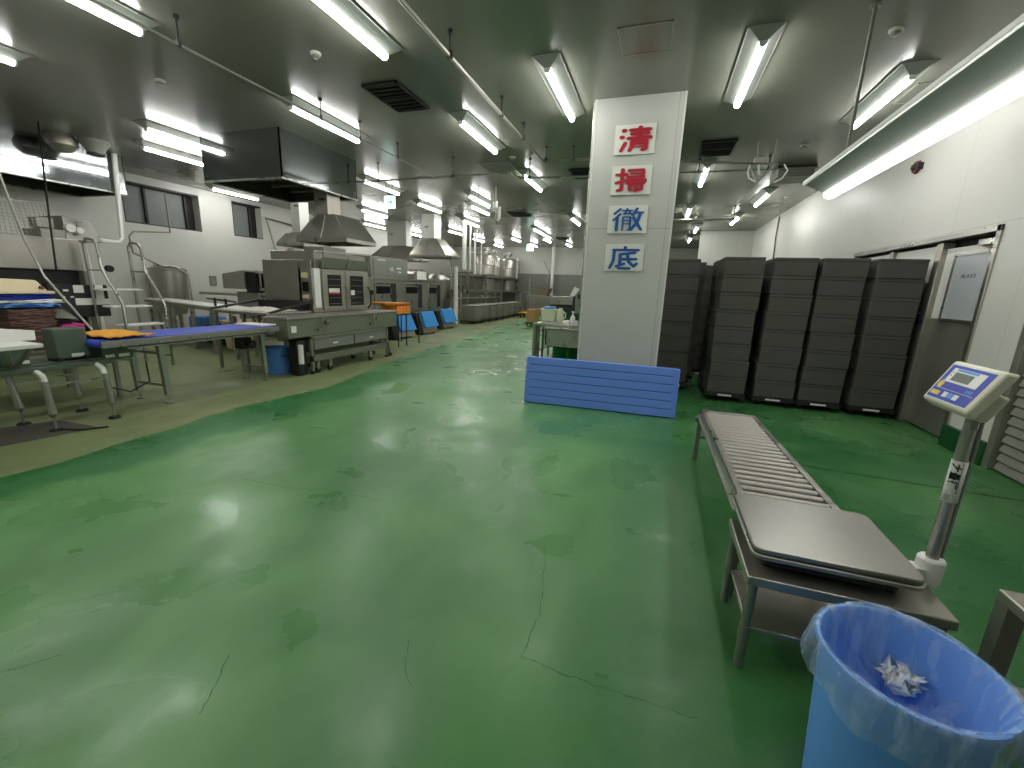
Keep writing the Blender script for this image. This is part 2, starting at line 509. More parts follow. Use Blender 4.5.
# slatted roller shutter beside the door
o = bpy.data.objects.new('door_2', None); col.objects.link(o); o.location = (3.2, 3.8, 0); ORG[o.name] = Vector((3.2, 3.8, 0)); tag(o, kind='structure')
f = MB()
for k in range(19):
    z = .01 + k * .088
    f.prism([(3.19, 0, z), (3.135, 0, z + .004), (3.128, 0, z + .014), (3.152, 0, z + .080), (3.17, 0, z + .087), (3.19, 0, z + .088)], (0, 2.6, 0), (0, 4.93, 0))
f.build('slats', 'shutter', o, smooth=False)
MB().box(3.2, 3.25, 2.6, 5.0, 0, 1.75).build('shutter_backing', 'shutter', o)
MB().box(3.09, 3.22, 4.94, 5.02, 0, 1.75).build('side_rail', 'steel_dark', o, bevel=.004)

# clad pillar
o = bpy.data.objects.new('pillar', None); col.objects.link(o); o.location = (-.46, 6.4, 0); ORG[o.name] = Vector((-.46, 6.4, 0)); tag(o, kind='structure')
MB().box(-1.0, .08, 5.975, 7.0, 0, CE).build('cladding', 'column', o, smooth=False)
f = MB()
for x in (-1.0, .08):
    s = 1 if x < 0 else -1
    f.box(x - .004 * s, x + .02 * s, 5.97, 5.976, 0, CE).box(x - .004 * s, x, 5.97, 6.02, 0, CE)
f.build('corner_strip', 'white', o)
f = MB().cyl((-1.02, 6.05, .9), (-1.02, 6.05, 3.84), .012, n=8)
f.build('conduit', 'steel', o)

# ---------------------------------------------------------------- ceiling lamps
LY = 'ceiling lamps in long white housings'
def ceiling_lamp(loc, label):
    t = thing('ceiling_lamp', loc, label, 'lamp', LY)
    x, y, z = loc
    f = MB()
    hw, hl, hb = .15, .79, .035
    top, bot = z - .003, z - .085
    f.hexa([(x - hb, y - .70, bot), (x + hb, y - .70, bot), (x + hb, y + .70, bot), (x - hb, y + .70, bot),
            (x - hw, y - hl, top), (x + hw, y - hl, top), (x + hw, y + hl, top), (x - hw, y + hl, top)])
    f.build('housing', 'fixture', t, smooth=False)
    g = MB()
    for s in (-1, 1): g.box(x + s * (hw - .004), x + s * (hw + .004), y - hl, y + hl, top - .014, top + .001)
    g.build('rim', 'grey', t)
    b = MB()
    prof = [(x - .034, 0, bot), (x - .034, 0, bot - .022), (x - .022, 0, bot - .042), (x, 0, bot - .048), (x + .022, 0, bot - .042), (x + .034, 0, bot - .022), (x + .034, 0, bot)]
    b.prism(prof, (0, y - .68, 0), (0, y + .68, 0))
    b.build('light_bar', 'lamp', t)
    c = MB()
    for s in (-1, 1): c.prism([(p[0] * 1.0, 0, p[2]) for p in prof], (0, y + s * .68, 0), (0, y + s * .70, 0))
    c.build('end_cap', 'whitepl', t)
    return t
lamps = [
 (-4.95, 2.58, 'first row, beside the far-left conduit, its front end out of view'),
 (-4.93, 5.72, 'in front of the big box-shaped steel hood'),
 (-7.10, 2.62, 'cut by the left edge of the view'),
 (-2.89, 3.55, 'nearer than the big black grille'),
 (-2.89, 6.70, 'just beyond the big black grille'),
 (-1.35, 5.57, 'alone just ahead of the pillar, on its left'),
 (.66, 5.57, 'alone just right of the pillar top'),
 (2.22, 6.60, 'behind the hanging pipe, above the long suspended lamp'),
 (-8.0, 5.86, 'between the two box hoods, the nearer of that pair'),
 (-9.22, 6.55, 'between the two box hoods, the farther of that pair'),
 (-2.87, 9.62, 'just beyond the pipe crossing left of the pillar'),
 (.60, 9.67, 'beyond the small black grille right of the pillar'),
 (2.10, 12.06, 'beyond the wire bracket near the right wall'),
 (2.0, 15.2, 'next beyond the wire bracket lamp by the right wall'),
 (-11.45, 9.5, 'low under the box hood by the left wall windows'),
 (-6.82, 12.1, 'right above the nearer pyramid hood duct'),
 (-6.63, 9.45, 'directly above the green arrow exit sign'),
 (-4.85, 11.3, 'topmost of the pair near the hanging frame'),
 (-5.40, 12.65, 'lower of the pair near the hanging frame'),
 (-6.85, 15.2, 'beside the white vertical pipe top'),
 (-8.72, 17.7, 'just left of the white vertical pipe'),
 (-8.85, 20.6, 'above the left end of the tank platform'),
 (-8.80, 23.3, 'above the middle of the tank platform'),
 (-6.80, 20.4, 'above the right end of the tank platform'),
 (-4.87, 17.4, 'nearer half of the doubled lamp ahead of the far wall'),
 (-4.93, 18.95, 'farther half of the doubled lamp ahead of the far wall'),
 (-5.30, 20.6, 'small one left of the thin far white pipe'),
 (-6.63, 22.9, 'behind the second exit sign at the far wall'),
 (-4.70, 22.8, 'last before the far wall, beyond the far grille'),
 (-2.90, 15.0, 'just left of the pillar, far down its row'),
 (-11.3, 15.5, 'near the left wall beside the rear duct'),
 (-11.15, 18.2, 'near the left wall between the two pyramid ducts'),
 (-9.30, 12.8, 'left of the green arrow exit sign, small'),
 (.57, 13.7, 'small one third in line right of the pillar'),
 (1.04, 17.2, 'small one fourth in line right of the pillar'),
 (1.03, 20.3, 'farthest one visible right of the pillar'),
 (-2.9, .35, None), (.66, 1.3, None), (-7.1, -.5, None), (-4.95, -.6, None)]
p0 = None
for i, (x, y, lb) in enumerate(lamps):
    L = 'white batten ceiling lamp, ' + (lb or 'behind the viewpoint')
    if p0 is None: p0 = ceiling_lamp((x, y, CE), L)
    else: copy_tree(p0, None, (x, y, CE), L)

# long suspended lamp
hx, hy0, hy1 = 1.42, 1.55, 5.02
t = thing('suspended_lamp', (hx, 3.8, 2.5), 'long wide white lamp hung low on pipes by the right wall', 'lamp')
zf, zt = 2.565, 2.47
f = MB()
f.hexa([(hx - .05, hy0 + .05, zt), (hx + .05, hy0 + .05, zt), (hx + .05, hy1 - .05, zt), (hx - .05, hy1 - .05, zt),
        (hx - .21, hy0, zf), (hx + .21, hy0, zf), (hx + .21, hy1, zf), (hx - .21, hy1, zf)])
f.build('reflector', 'fixture', t, smooth=False)
f = MB()
for s in (-1, 1): f.box(hx + s * .20, hx + s * .222, hy0, hy1, zf - .012, zf + .02)
f.box(hx - .21, hx + .21, hy0, hy1, zf, zf + .015)
f.build('flange', 'whitepl', t, bevel=.003)
prof = [(hx + a, 0, zt - b) for a, b in ((-.048, 0), (-.048, .022), (-.03, .046), (0, .054), (.03, .046), (.048, .022), (.048, 0))]
MB().prism(prof, (0, hy0 + .07, 0), (0, hy1 - .06, 0)).build('light_tube', 'lampbig', t)
c = MB()
for a in (hy0 + .05, hy1 - .06): c.prism(prof, (0, a, 0), (0, a + .02, 0))
c.build('end_cap', 'whitepl', t)
for y in (2.1, 4.72):
    MB().cyl((hx, y, zf + .01), (hx, y, CE), .014, n=12).cyl((hx, y, CE - .02), (hx, y, CE), .04, n=16).build('hanging_pipe', 'steel_worn' if 0 else 'grey', t)

# ---------------------------------------------------------------- ceiling details
def grille(x0, x1, y0, y1, label, slats=8):
    t = thing('ceiling_grille', ((x0 + x1) / 2, (y0 + y1) / 2, CE), label, 'vent', 'black ceiling grilles')
    MB().box(x0, x1, y0, y1, CE - .012, CE - .001).build('backing', 'black', t)
    f = MB()
    for k in range(slats):
        y = y0 + (k + .5) * (y1 - y0) / slats
        f.box(x0 + .02, x1 - .02, y - .012, y + .012, CE - .03, CE - .012)
    f.build('louvre', 'vent', t)
    f = MB().box(x0, x0 + .02, y0, y1, CE - .034, CE).box(x1 - .02, x1, y0, y1, CE - .034, CE).box(x0, x1, y0, y0 + .02, CE - .034, CE).box(x0, x1, y1 - .02, y1, CE - .034, CE)
    f.box((x0), (x1), (y0 + y1) / 2 - .012, (y0 + y1) / 2 + .012, CE - .034, CE)
    f.build('frame', 'vent', t)
grille(-3.69, -3.20, 4.9, 5.68, 'large black ceiling grille between two lamp rows, left of the conduit bend')
grille(.4, .91, 7.81, 8.56, 'black ceiling grille right of the pillar, beyond the lamp there')
grille(-1.95, -1.45, 9.0, 9.7, 'black ceiling grille partly hidden behind the left side of the pillar')
grille(-4.86, -4.25, 13.55, 14.3, 'thin black ceiling grille beyond the hanging frame')
grille(-4.83, -4.29, 20.3, 20.9, 'farthest black ceiling grille near the far wall')

def hatch(x0, x1, y0, y1, label):
    f = MB()
    w = .018
    f.box(x0, x0 + w, y0, y1, CE - .008, CE, 1).box(x1 - w, x1, y0, y1, CE - .008, CE, 1).box(x0, x1, y0, y0 + w, CE - .008, CE, 1).box(x0, x1, y1 - w, y1, CE - .008, CE, 1)
    f.box(x0 + w, x1 - w, y0 + w, y1 - w, CE - .005, CE, 0)
    t = thing('access_hatch', ((x0 + x1) / 2, (y0 + y1) / 2, CE), label, 'hatch')
    f2 = MB(); f2.box(x0 + w, x1 - w, y0 + w, y1 - w, CE - .005, CE)
    f2.build('hatch_cover', 'ceil', t, smooth=False)
    f3 = MB()
    f3.box(x0, x0 + w, y0, y1, CE - .008, CE).box(x1 - w, x1, y0, y1, CE - .008, CE).box(x0, x1, y0, y0 + w, CE - .008, CE).box(x0, x1, y1 - w, y1, CE - .008, CE)
    f3.build('hatch_frame', 'steel_dark', t)
hatch(-.61, -.12, 4.52, 5.02, 'square ceiling access hatch with dark frame above the pillar')
hatch(2.45, 2.85, 6.35, 6.9, 'small ceiling hatch half hidden behind the long suspended lamp')
def flatgrille(x0, x1, y0, y1, label):
    t = thing('ceiling_vent', ((x0 + x1) / 2, (y0 + y1) / 2, CE), label, 'vent')
    f = MB()
    for k in range(7):
        y = y0 + (k + .5) * (y1 - y0) / 7
        f.box(x0, x1, y - .02, y + .02, CE - .02, CE - .005)
    f.build('slat', 'grey', t)
    MB().box(x0 - .03, x1 + .03, y0 - .03, y1 + .03, CE - .006, CE).build('surround', 'steel_dark', t)
flatgrille(-3.6, -3.0, 8.35, 8.95, 'grey slatted ceiling vent just behind the crossing pipe')

for i, (x, y, z, lb) in enumerate([(-3.7, 4.17, 0, 'flat round ceiling detector near the lamp nearer the big grille'), (1.74, 5.15, 0, 'round dome ceiling detector beside the hanging pipe'),
        (-6.12, 4.2, 0, 'round ceiling detector above the left conduit'), (2.66, 12.31, 0, 'small round ceiling detector near the right wall'), (1.92, 8.33, 0, 'flat dark round ceiling disc beside the wire bracket'),
        (-2.8, 8.04, 0, 'small round ceiling detector left of the pillar over the pipe')]):
    t = thing('smoke_detector', (x, y, CE), lb, 'detector')
    MB().lathe([(.055, 0), (.055, -.015), (.045, -.022)], (x, y, CE), 20).build('mount', 'smoke', t)
    MB().lathe([(.038, -.02), (.036, -.04), (.02, -.052), (.0001, -.055)], (x, y, CE), 20).build('sensor_dome', 'grey', t)

def pipe(name, pts, r, m, label, rods=(), cat='pipe'):
    t = thing(name, pts[0], label, cat)
    MB().tube(pts, r, 8).build('run', m, t)
    if rods:
        for (x, y, z) in rods:
            MB().cyl((x, y, z), (x, y, CE), .008, n=6).cyl((x, y, CE - .03), (x, y, CE), .025, n=8).cyl((x, y, z - .02), (x, y, z + .035), r * 1.5, n=8).build('hanger_rod', 'dark', t)
    return t
zp = 3.63
pipe('conduit', [(-2.12, 1.5, zp), (-2.12, 7.62, zp), (-1.27, 7.68, zp), (1.25, 8.42, zp)], .021, 'steel_dark', 'ceiling conduit running away then bending behind the pillar',
     [(-2.12, 4.16, zp), (-2.12, 5.6, zp), (-2.12, 6.5, zp), (-2.05, 7.6, zp), (-1.6, 7.64, zp)])
pipe('conduit', [(-4.5, .6, 3.6), (-4.5, 8.1, 3.6)], .013, 'grey', 'thin straight ceiling conduit passing the box hood and its lamp',
     [(-4.5, 3.3, 3.6), (-4.5, 5.1, 3.6), (-4.5, 5.9, 3.6), (-4.5, 6.9, 3.6)])
pipe('conduit', [(-6.28, 7.9, 3.5), (-4.1, 7.82, 3.5), (-2.75, 7.8, 3.5), (-2.68, 8.15, 3.5), (-.6, 8.3, 3.5)], .018, 'steel', 'light conduit crossing the ceiling above the exit sign to the pillar',
     [(-5.6, 7.87, 3.5), (-3.9, 7.82, 3.5), (-2.5, 8.17, 3.5)])
pipe('conduit', [(.1, 8.75, 3.62), (.65, 8.78, 3.62), (2.3, 8.8, 3.62)], .014, 'steel_dark', 'thin conduit crossing behind the wire bracket right of the pillar', [(.45, 8.77, 3.62), (1.55, 8.79, 3.62)])
pipe('conduit', [(.1, 13.3, 3.5), (1.7, 13.3, 3.5)], .03, 'steel_dark', 'far dark conduit crossing the ceiling right of the pillar', [(1.7, 13.3, 3.5)])

t = thing('wire_bracket', (1.3, 8.0, 3.5), 'triangular wire bracket with hoses hanging from the ceiling near the grille', 'bracket')
MB().tube([(1.12, 8, 3.52), (1.55, 8, 3.5)], .014).tube([(1.5, 8, 3.5), (1.27, 8, 3.24)], .014).tube([(1.27, 8, 3.24), (1.14, 8, 3.5)], .01).build('bracket_frame', 'steel', t)
MB().tube([(1.15, 8, 3.5), (1.13, 8, 3.4), (1.16, 8, 3.31), (1.27, 8, 3.25)], .012).tube([(1.62, 8, 3.49), (1.68, 8.0, 3.4), (1.62, 8, 3.29), (1.52, 8, 3.24)], .012).tube([(1.27, 8, 3.5), (1.29, 8, 3.36)], .016).build('hose', 'whitepl', t)
MB().tube([(1.24, 8, 3.52), (1.22, 8, CE)], .008).tube([(1.45, 8, 3.5), (1.47, 8, CE)], .006).box(1.2, 1.34, 7.95, 8.05, 3.52, 3.6).build('drop_rod', 'steel_dark', t)
t = thing('ceiling_unit', (2.1, 9.6, CE), 'flat grey box unit under the ceiling by the right wall', 'air unit')
MB().box(1.85, 2.42, 9.5, 10.1, 3.66, CE).build('casing', 'grey', t, bevel=.01)
MB().box(1.83, 2.44, 9.47, 9.52, CE - .05, CE).build('flange', 'dark', t)
MB().box(1.9, 2.37, 9.46, 9.5, 3.68, 3.75).build('outlet', 'steel_dark', t)

def exit_sign(x, y, z, w, h, label):
    t = thing('exit_sign', (x, y, z), label, 'exit sign')
    MB().box(x - w / 2, x + w / 2, y, y + .05, z - h / 2, z + h / 2).build('light_box', 'exit_face', t, bevel=.004)
    f = MB()
    s = w / .3
    f.box(x - .08 * s, x + .05 * s, y - .004, y, z - .014 * s, z + .014 * s)
    for k in (-1, 1): f.add([(x + .01 * s, y - .005, z + k * .085 * s), (x + .04 * s, y - .005, z + k * .085 * s), (x + .095 * s, y - .005, z), (x + .055 * s, y - .005, z)], [(0, 1, 2, 3)])
    f.build('arrow', 'exit_green', t)
    MB().cyl((x - w * .3, y + .02, z + h / 2), (x - w * .3, y + .02, CE), .008).cyl((x + w * .3, y + .02, z + h / 2), (x + w * .3, y + .02, CE), .008).build('hanger', 'grey', t)
exit_sign(-6.1, 8.95, 3.31, .27, .27, 'lit white exit sign with green arrow over the ovens')
exit_sign(-5.66, 19, 3.26, .3, .28, 'small lit exit sign hanging before the far wall')

# wire and white pipe running along the right wall
pipe('wall_cable', [(3.1, 14.6, 1.9), (3.1, 14.7, 2.6), (3.08, 14.75, 3.2), (3.1, 14.8, 3.8)], .018, 'dark', 'dark cable climbing the right wall beyond the foam boxes', cat='cable')

t = thing('wall_alarm', (3.1, 5.7, 2.7), 'dark red alarm fitting on the right wall below the long suspended lamp', 'alarm')
MB().cyl((3.12, 7.57, 3.27), (3.08, 7.57, 3.27), .085, .07, 20).build('red_disc', 'alarm_red', t)
MB().cyl((3.08, 7.57, 3.27), (3.05, 7.57, 3.27), .045, .03, 16).box(3.06, 3.12, 7.57 - .14, 7.57 - .09, 3.27 - .05, 3.27 + .03).build('fitting', 'dark', t)

# ---------------------------------------------------------------- signs on the pillar
STROKES = [
 [[17, (13, 88), (15, 88)], [17, (7, 60), (9, 60)], [14, (20, 34), (8, 2)], [(36, 88), (96, 88)], [(40, 72), (92, 72)], [(30, 54), (100, 54)], [(66, 98), (66, 54)],
  [(42, 40), (42, 18), (36, 2)], [(42, 40), (88, 40), (88, 6), (78, 3)], [7, (44, 28), (86, 28)], [7, (44, 17), (86, 17)]],
 [[(2, 74), (34, 74)], [(20, 97), (20, 8), (8, 4)], [(1, 38), (36, 50)], [(42, 92), (88, 92), (88, 62)], [8, (46, 77), (86, 77)], [(40, 62), (90, 62)], [(38, 36), (38, 48), (96, 48), (94, 37)],
  [(48, 34), (86, 34), (86, 8), (78, 5)], [(48, 34), (48, 6)], [(67, 46), (67, 0)]],
 [[9, (24, 98), (5, 76)], [9, (25, 74), (2, 46)], [11, (15, 58), (15, 0)], [7, (31, 90), (64, 90)], [7, (47, 98), (47, 90), (36, 74), (60, 77)], [6, (55, 85), (64, 70)],
  [7, (35, 60), (35, 0)], [7, (35, 60), (60, 60), (60, 3), (53, 1)], [5, (36, 44), (59, 44)], [5, (36, 29), (59, 29)], [10, (80, 98), (68, 70)], [9, (74, 80), (100, 80)], [11, (92, 78), (84, 36), (64, 2)], [11, (70, 58), (98, 2)]],
 [[12, (52, 99), (52, 88)], [(12, 86), (97, 86)], [11, (15, 86), (14, 36), (3, 0)], [(86, 73), (36, 65)], [(37, 66), (37, 16)], [(26, 8), (52, 20)], [(38, 43), (92, 43)], [(60, 68), (68, 30), (86, 8), (95, 22)], [(34, -1), (72, -1)]]]
chars = [('清', 'red', 3.35, 'red'), ('掃', 'red', 2.88, 'red'), ('徹', 'blue_ink', 2.41, 'blue'), ('底', 'blue_ink', 1.935, 'blue')]
for k, (ch, mt, z, cn) in enumerate(chars):
    pos = ['topmost', 'second from the top', 'third from the top', 'lowest'][k]
    t = thing('sign_card', (-.477, 5.97, z), 'white card with %s character %s, %s on the pillar' % (cn, ch, pos), 'sign', 'character cards on the pillar')
    b = MB()
    w, h = .245, .17
    n = 6
    for i in range(n):  # a slightly warped card
        x0, x1 = -.477 - w + 2 * w * i / n, -.477 - w + 2 * w * (i + 1) / n
        b0, b1 = .006 * math.sin(i * 1.1 + k), .006 * math.sin((i + 1) * 1.1 + k)
        b.hexa([(x0, 5.957 - b0, z - h), (x1, 5.957 - b1, z - h), (x1, 5.966, z - h), (x0, 5.966, z - h), (x0, 5.957 - b0 * .3, z + h), (x1, 5.957 - b1 * .3, z + h), (x1, 5.966, z + h), (x0, 5.966, z + h)])
    b.build('card', 'sign_face', t, smooth=False)
    g = MB()
    wd = [15, 13.5, 9.5, 12][k]
    dz = 0
    def Q(p): return (-.477 - .185 + p[0] * .0037, p[1] * .00265 + z - .132)
    for line in STROKES[k]:
        ww = wd
        if isinstance(line[0], (int, float)): ww = line[0]; line = line[1:]
        for (a, b) in zip(line[:-1], line[1:]):
            dz += .00006
            dx, dy = (b[0] - a[0]) * .0037, (b[1] - a[1]) * .00265
            L = math.hypot(dx, dy) or 1e-6
            nx, nz = -dy / L * ww * .0037 / 2, dx / L * ww * .00265 / 2
            A_, B_ = Q(a), Q(b)
            g.hexa([(A_[0] - nx, 5.9475 - dz, A_[1] - nz), (B_[0] - nx, 5.9475 - dz, B_[1] - nz), (B_[0] - nx, 5.949, B_[1] - nz), (A_[0] - nx, 5.949, A_[1] - nz),
                    (A_[0] + nx, 5.9475 - dz, A_[1] + nz), (B_[0] + nx, 5.9475 - dz, B_[1] + nz), (B_[0] + nx, 5.949, B_[1] + nz), (A_[0] + nx, 5.949, A_[1] + nz)])
        for p in line:
            dz += .00006
            c = Q(p)
            n_ = 10
            pts = [(c[0] + ww * .0037 / 2 * math.cos(2 * PI * i / n_), 5.9475 - dz, c[1] + ww * .00265 / 2 * math.sin(2 * PI * i / n_)) for i in range(n_)]
            g.prism(pts, (0, 0, 0), (0, .0015, 0))
    g.build('lettering', mt, t, smooth=False)

# ---------------------------------------------------------------- blue slatted divider
t = thing('slatted_divider', (-.61, 5.33, 0), 'long blue slatted plastic divider standing on edge before the pillar', 'divider')
x0, x1 = -1.555, .305
def yy(x): return 5.27 + (x - x0) / 1.86 * .065
f = MB()
for k in range(6):
    z0, z1 = .012 + k * .1015, .012 + k * .1015 + .094
    le = .0 if k in (0, 5) else .0
    f.hexa([(x0 + .0, yy(x0) + .004 * 0 + .01 * k, z0), (x1, yy(x1) + .01 * k, z0), (x1, yy(x1) + .01 * k + .05, z0), (x0, yy(x0) + .01 * k + .05, z0),
            (x0, yy(x0) + .01 * k + .009, z1), (x1, yy(x1) + .01 * k + .009, z1), (x1, yy(x1) + .01 * k + .06, z1), (x0, yy(x0) + .01 * k + .06, z1)])
f.build('slat', 'blue_panel', t, bevel=.006)
f = MB().hexa([(x0 + .04, yy(x0) + .012, 0.002), (x1 - .02, yy(x1) + .012, 0.002), (x1 - .02, yy(x1) + .05, 0.002), (x0 + .04, yy(x0) + .05, 0.002),
               (x0 + .04, yy(x0) + .068, .6), (x1 - .02, yy(x1) + .068, .6), (x1 - .02, yy(x1) + .1, .6), (x0 + .04, yy(x0) + .1, .6)])
f.build('core', 'blue_groove', t)
f = MB()
f.hexa([(x0 - .012, yy(x0) + .02, .0), (x0 + .05, yy(x0) + .02, .0), (x0 + .05, yy(x0) + .13, .0), (x0 - .012, yy(x0) + .13, .0),
        (x0 - .012, yy(x0) + .08, .6), (x0 + .05, yy(x0) + .08, .6), (x0 + .05, yy(x0) + .16, .6), (x0 - .012, yy(x0) + .16, .6)])
f.hexa([(x1 - .02, yy(x1) + .02, .0), (x1 + .05, yy(x1) + .02, .0), (x1 + .05, yy(x1) + .13, .0), (x1 - .02, yy(x1) + .13, .0),
        (x1 - .02, yy(x1) + .08, .6), (x1 + .05, yy(x1) + .08, .6), (x1 + .05, yy(x1) + .16, .6), (x1 - .02, yy(x1) + .16, .6)])
f.build('end_board', 'blue_panel', t, bevel=.005)
MB().box(x1 + .046, x1 + .056, 5.38, 5.40, .40, .43).build('tag', 'paper', t)

# ---------------------------------------------------------------- foam boxes on trolleys
ORD = ['lowest', 'second', 'third', 'fourth', 'fifth', 'sixth', 'seventh', 'topmost']
stacks = [('nearest the door', 2.57, 3.06, 6.6), ('second from the door', 1.975, 2.46, 6.6), ('third from the door', 1.43, 1.915, 6.6), ('fourth from the door', .82, 1.30, 6.6),
          ('behind the fourth from the door', .82, 1.30, 7.25), ('beside the pillar', .07, .56, 7.08), ('behind the one beside the pillar', .2, .69, 7.75),
          ('behind the third from the door', 1.43, 1.915, 7.25), ('behind the second from the door', 1.975, 2.46, 7.25), ('behind the one nearest the door', 2.57, 3.06, 7.25), ('farthest back in the dark gap', .74, 1.22, 8.5)]
proto_box = proto_tr = None
for si, (nm, xa, xb, y) in enumerate(stacks):
    cx, w = (xa + xb) / 2, .245
    lb = 'low black wheeled dolly under the foam box stack ' + nm
    if proto_tr is None:
        t = thing('wheeled_dolly', (cx, y, 0), lb, 'dolly', 'black dollies under the foam boxes')
        proto_tr = t
        f = MB().box(cx - .26, cx + .26, y - .005, y + .025, .07, .13).box(cx - .26, cx + .26, y + .555, y + .585, .07, .13).box(cx - .26, cx - .23, y, y + .58, .07, .13).box(cx + .23, cx + .26, y, y + .58, .07, .13).box(cx - .24, cx + .24, y + .02, y + .56, .10, .12)
        f.build('deck', 'dark', t, bevel=.004)
        MB().box(cx - .09, cx + .09, y - .012, y - .004, .085, .108).build('name_plate', 'paper', t)
        for sx in (-1, 1):
            for sy in (.06, .52):
                c = MB().cyl((cx + sx * .19 - .012, y + sy, .032), (cx + sx * .19 + .012, y + sy, .032), .032, n=16).build('caster', 'black', t)
                MB().box(cx + sx * .19 - .018, cx + sx * .19 + .018, y + sy - .015, y + sy + .02, .05, .08).build('fork', 'steel', c)
    else:
        copy_tree(proto_tr, None, (cx, y, 0), lb)
    for k in range(8):
        lab = 'charcoal foam box, %s in the stack %s' % (ORD[k] if k in (0, 7) else ORD[k] + ' from the floor', nm)
        z = .132 + k * .2355
        jx, jy = R.uniform(-.011, .011), R.uniform(-.012, .012)
        loc = (cx + jx, y + .29 + jy, z)
        if proto_box is None:
            t = thing('foam_box', loc, lab, 'box', 'charcoal foam boxes stacked on dollies')
            proto_box = t
            X, Y, Z = loc
            MB().box(X - w, X + w, Y - .285, Y + .285, Z, Z + .196).build('body', 'foam', t, bevel=.010)
            MB().box(X - w - .0015, X + w + .0015, Y - .287, Y + .287, Z + .1965, Z + .2335).build('lid', 'foam', t, bevel=.006)
        else:
            copy_tree(proto_box, None, loc, lab)

# ---------------------------------------------------------------- low steel stand, platform scale, roller conveyor
def low_table(name, x0, x1, y0, y1, z, label, leg=.019, shelf=.17, square=False):
    t = thing(name, ((x0 + x1) / 2, (y0 + y1) / 2, 0), label, 'table')
    f = MB().box(x0, x1, y0, y1, z - .04, z)
    f.build('table_top', 'steel_worn', t, bevel=.006, seg=3)
    ins = .03
    for ax in (x0 + ins, x1 - ins):
        for ay in (y0 + ins, y1 - ins):
            l = MB()
            if square: l.box(ax - .028, ax + .028, ay - .028, ay + .028, .02, z - .035)
            else: l.cyl((ax, ay, .02), (ax, ay, z - .035), leg, n=16).cyl((ax, ay, shelf - .02), (ax, ay, shelf + .035), leg * 1.14, n=16)
            l.cyl((ax, ay, 0), (ax, ay, .03), leg * .8, n=12)
            l.build('leg', 'steel_dark', t)
    MB().box(x0 + .035, x1 - .035, y0 + .035, y1 - .035, shelf, shelf + .022).build('lower_shelf', 'steel_worn', t, bevel=.004)
    return t
low_table('steel_stand', .447, 1.10, 1.665, 2.125, .44, 'low stainless stand with lower shelf carrying the platform scale')
low_table('steel_table', 1.285, 2.0, .95, 1.84, .50, 'stainless table at the bottom right corner beside the blue bin', square=True, shelf=.12)

t = thing('platform_scale', (.74, 1.95, .44), 'stainless platform scale with a pole-mounted blue and beige display', 'scale')
def rrect(x0, x1, y0, y1, r, n=6):
    p = []
    for cx, cy, a in ((x1 - r, y1 - r, 0), (x0 + r, y1 - r, 90), (x0 + r, y0 + r, 180), (x1 - r, y0 + r, 270)):
        for i in range(n + 1):
            q = math.radians(a + 90 * i / n)
            p.append((cx + r * math.cos(q), cy + r * math.sin(q), 0))
    return p
px0, px1, py0, py1 = .462, 1.012, 1.70, 2.20
m_ = MB().prism(rrect(px0, px1, py0, py1, .04), (0, 0, .524), (0, 0, .545))
m_.build('weighing_plate', 'plate', t, bevel=.006, seg=3)
MB().prism(rrect(px0 - .006, px1 + .006, py0 - .006, py1 + .0, .045), (0, 0, .503), (0, 0, .521)).build('plate_rim', 'steel', t, bevel=.005, seg=3)
MB().prism(rrect(px0 + .04, px1 - .04, py0 + .05, py1 - .04, .04), (0, 0, .452), (0, 0, .504)).build('load_frame', 'dark', t)
for ax in (px0 + .07, px1 - .07):
    for ay in (py0 + .08, py1 - .1):
        MB().cyl((ax, ay, .44), (ax, ay, .455), .02, n=12).build('foot', 'black', t)
MB().lathe([(.034, .44), (.034, .455), (.042, .46), (.042, .545), (.036, .553), (.03, .553)], (1.1, 1.88, 0), 24).box(.985, 1.08, 1.845, 1.90, .475, .512).build('pole_socket', 'whitepl', t)
pl = MB().cyl((1.1, 1.88, .54), (1.1, 1.88, 1.07), .020, n=20).build('pole', 'steel', t)
MB().cyl((1.1, 1.88, 1.06), (1.1, 1.88, 1.13), .018, n=12).tube([(1.122, 1.872, .56), (1.124, 1.872, .8), (1.126, 1.87, 1.0), (1.122, 1.87, 1.13)], .006).build('cable', 'grey', pl)
lbm = MB()
n = 14
a0, a1 = math.radians(150), math.radians(325)
for i in range(n):
    q0, q1 = a0 + (a1 - a0) * i / n, a0 + (a1 - a0) * (i + 1) / n
    r = .0225
    lbm.add([(1.1 + r * math.cos(q0), 1.88 + r * math.sin(q0), .79), (1.1 + r * math.cos(q1), 1.88 + r * math.sin(q1), .79), (1.1 + r * math.cos(q1), 1.88 + r * math.sin(q1), .95), (1.1 + r * math.cos(q0), 1.88 + r * math.sin(q0), .95)], [(0, 1, 2, 3)])
lb_ = lbm.build('paper_label', 'paper', pl, solid=.001)
for z, ch in ((.925, '大'), (.893, '量'), (.861, '行')):
    text('lettering', ch, 'black', .03, (1.1 - .0165, 1.88 - .0175, z), (PI / 2, PI / 2, -math.radians(43)), lb_, offset=.0008, depth=.0002)
f = MB()
for (s0, z0, s1, z1) in ((-.010, .945, .016, .945), (.016, .945, .016, .83), (.016, .83, -.012, .83)):
    nx, ny = -.69, -.73
    tx, ty = .73, -.69
    r = .0245
    def P(s, z): return (1.1 + nx * math.sqrt(max(0, r * r - s * s)) + tx * s, 1.88 + ny * math.sqrt(max(0, r * r - s * s)) + ty * s, z)
    f.bar(P(s0, z0), P(s1, z1), .0012)
for k in range(3): f.bar(P(-.012, .818 - k * .008), P(.006 - k * .003, .816 - k * .008), .0012)
f.build('printed_frame', 'dark', lb_)

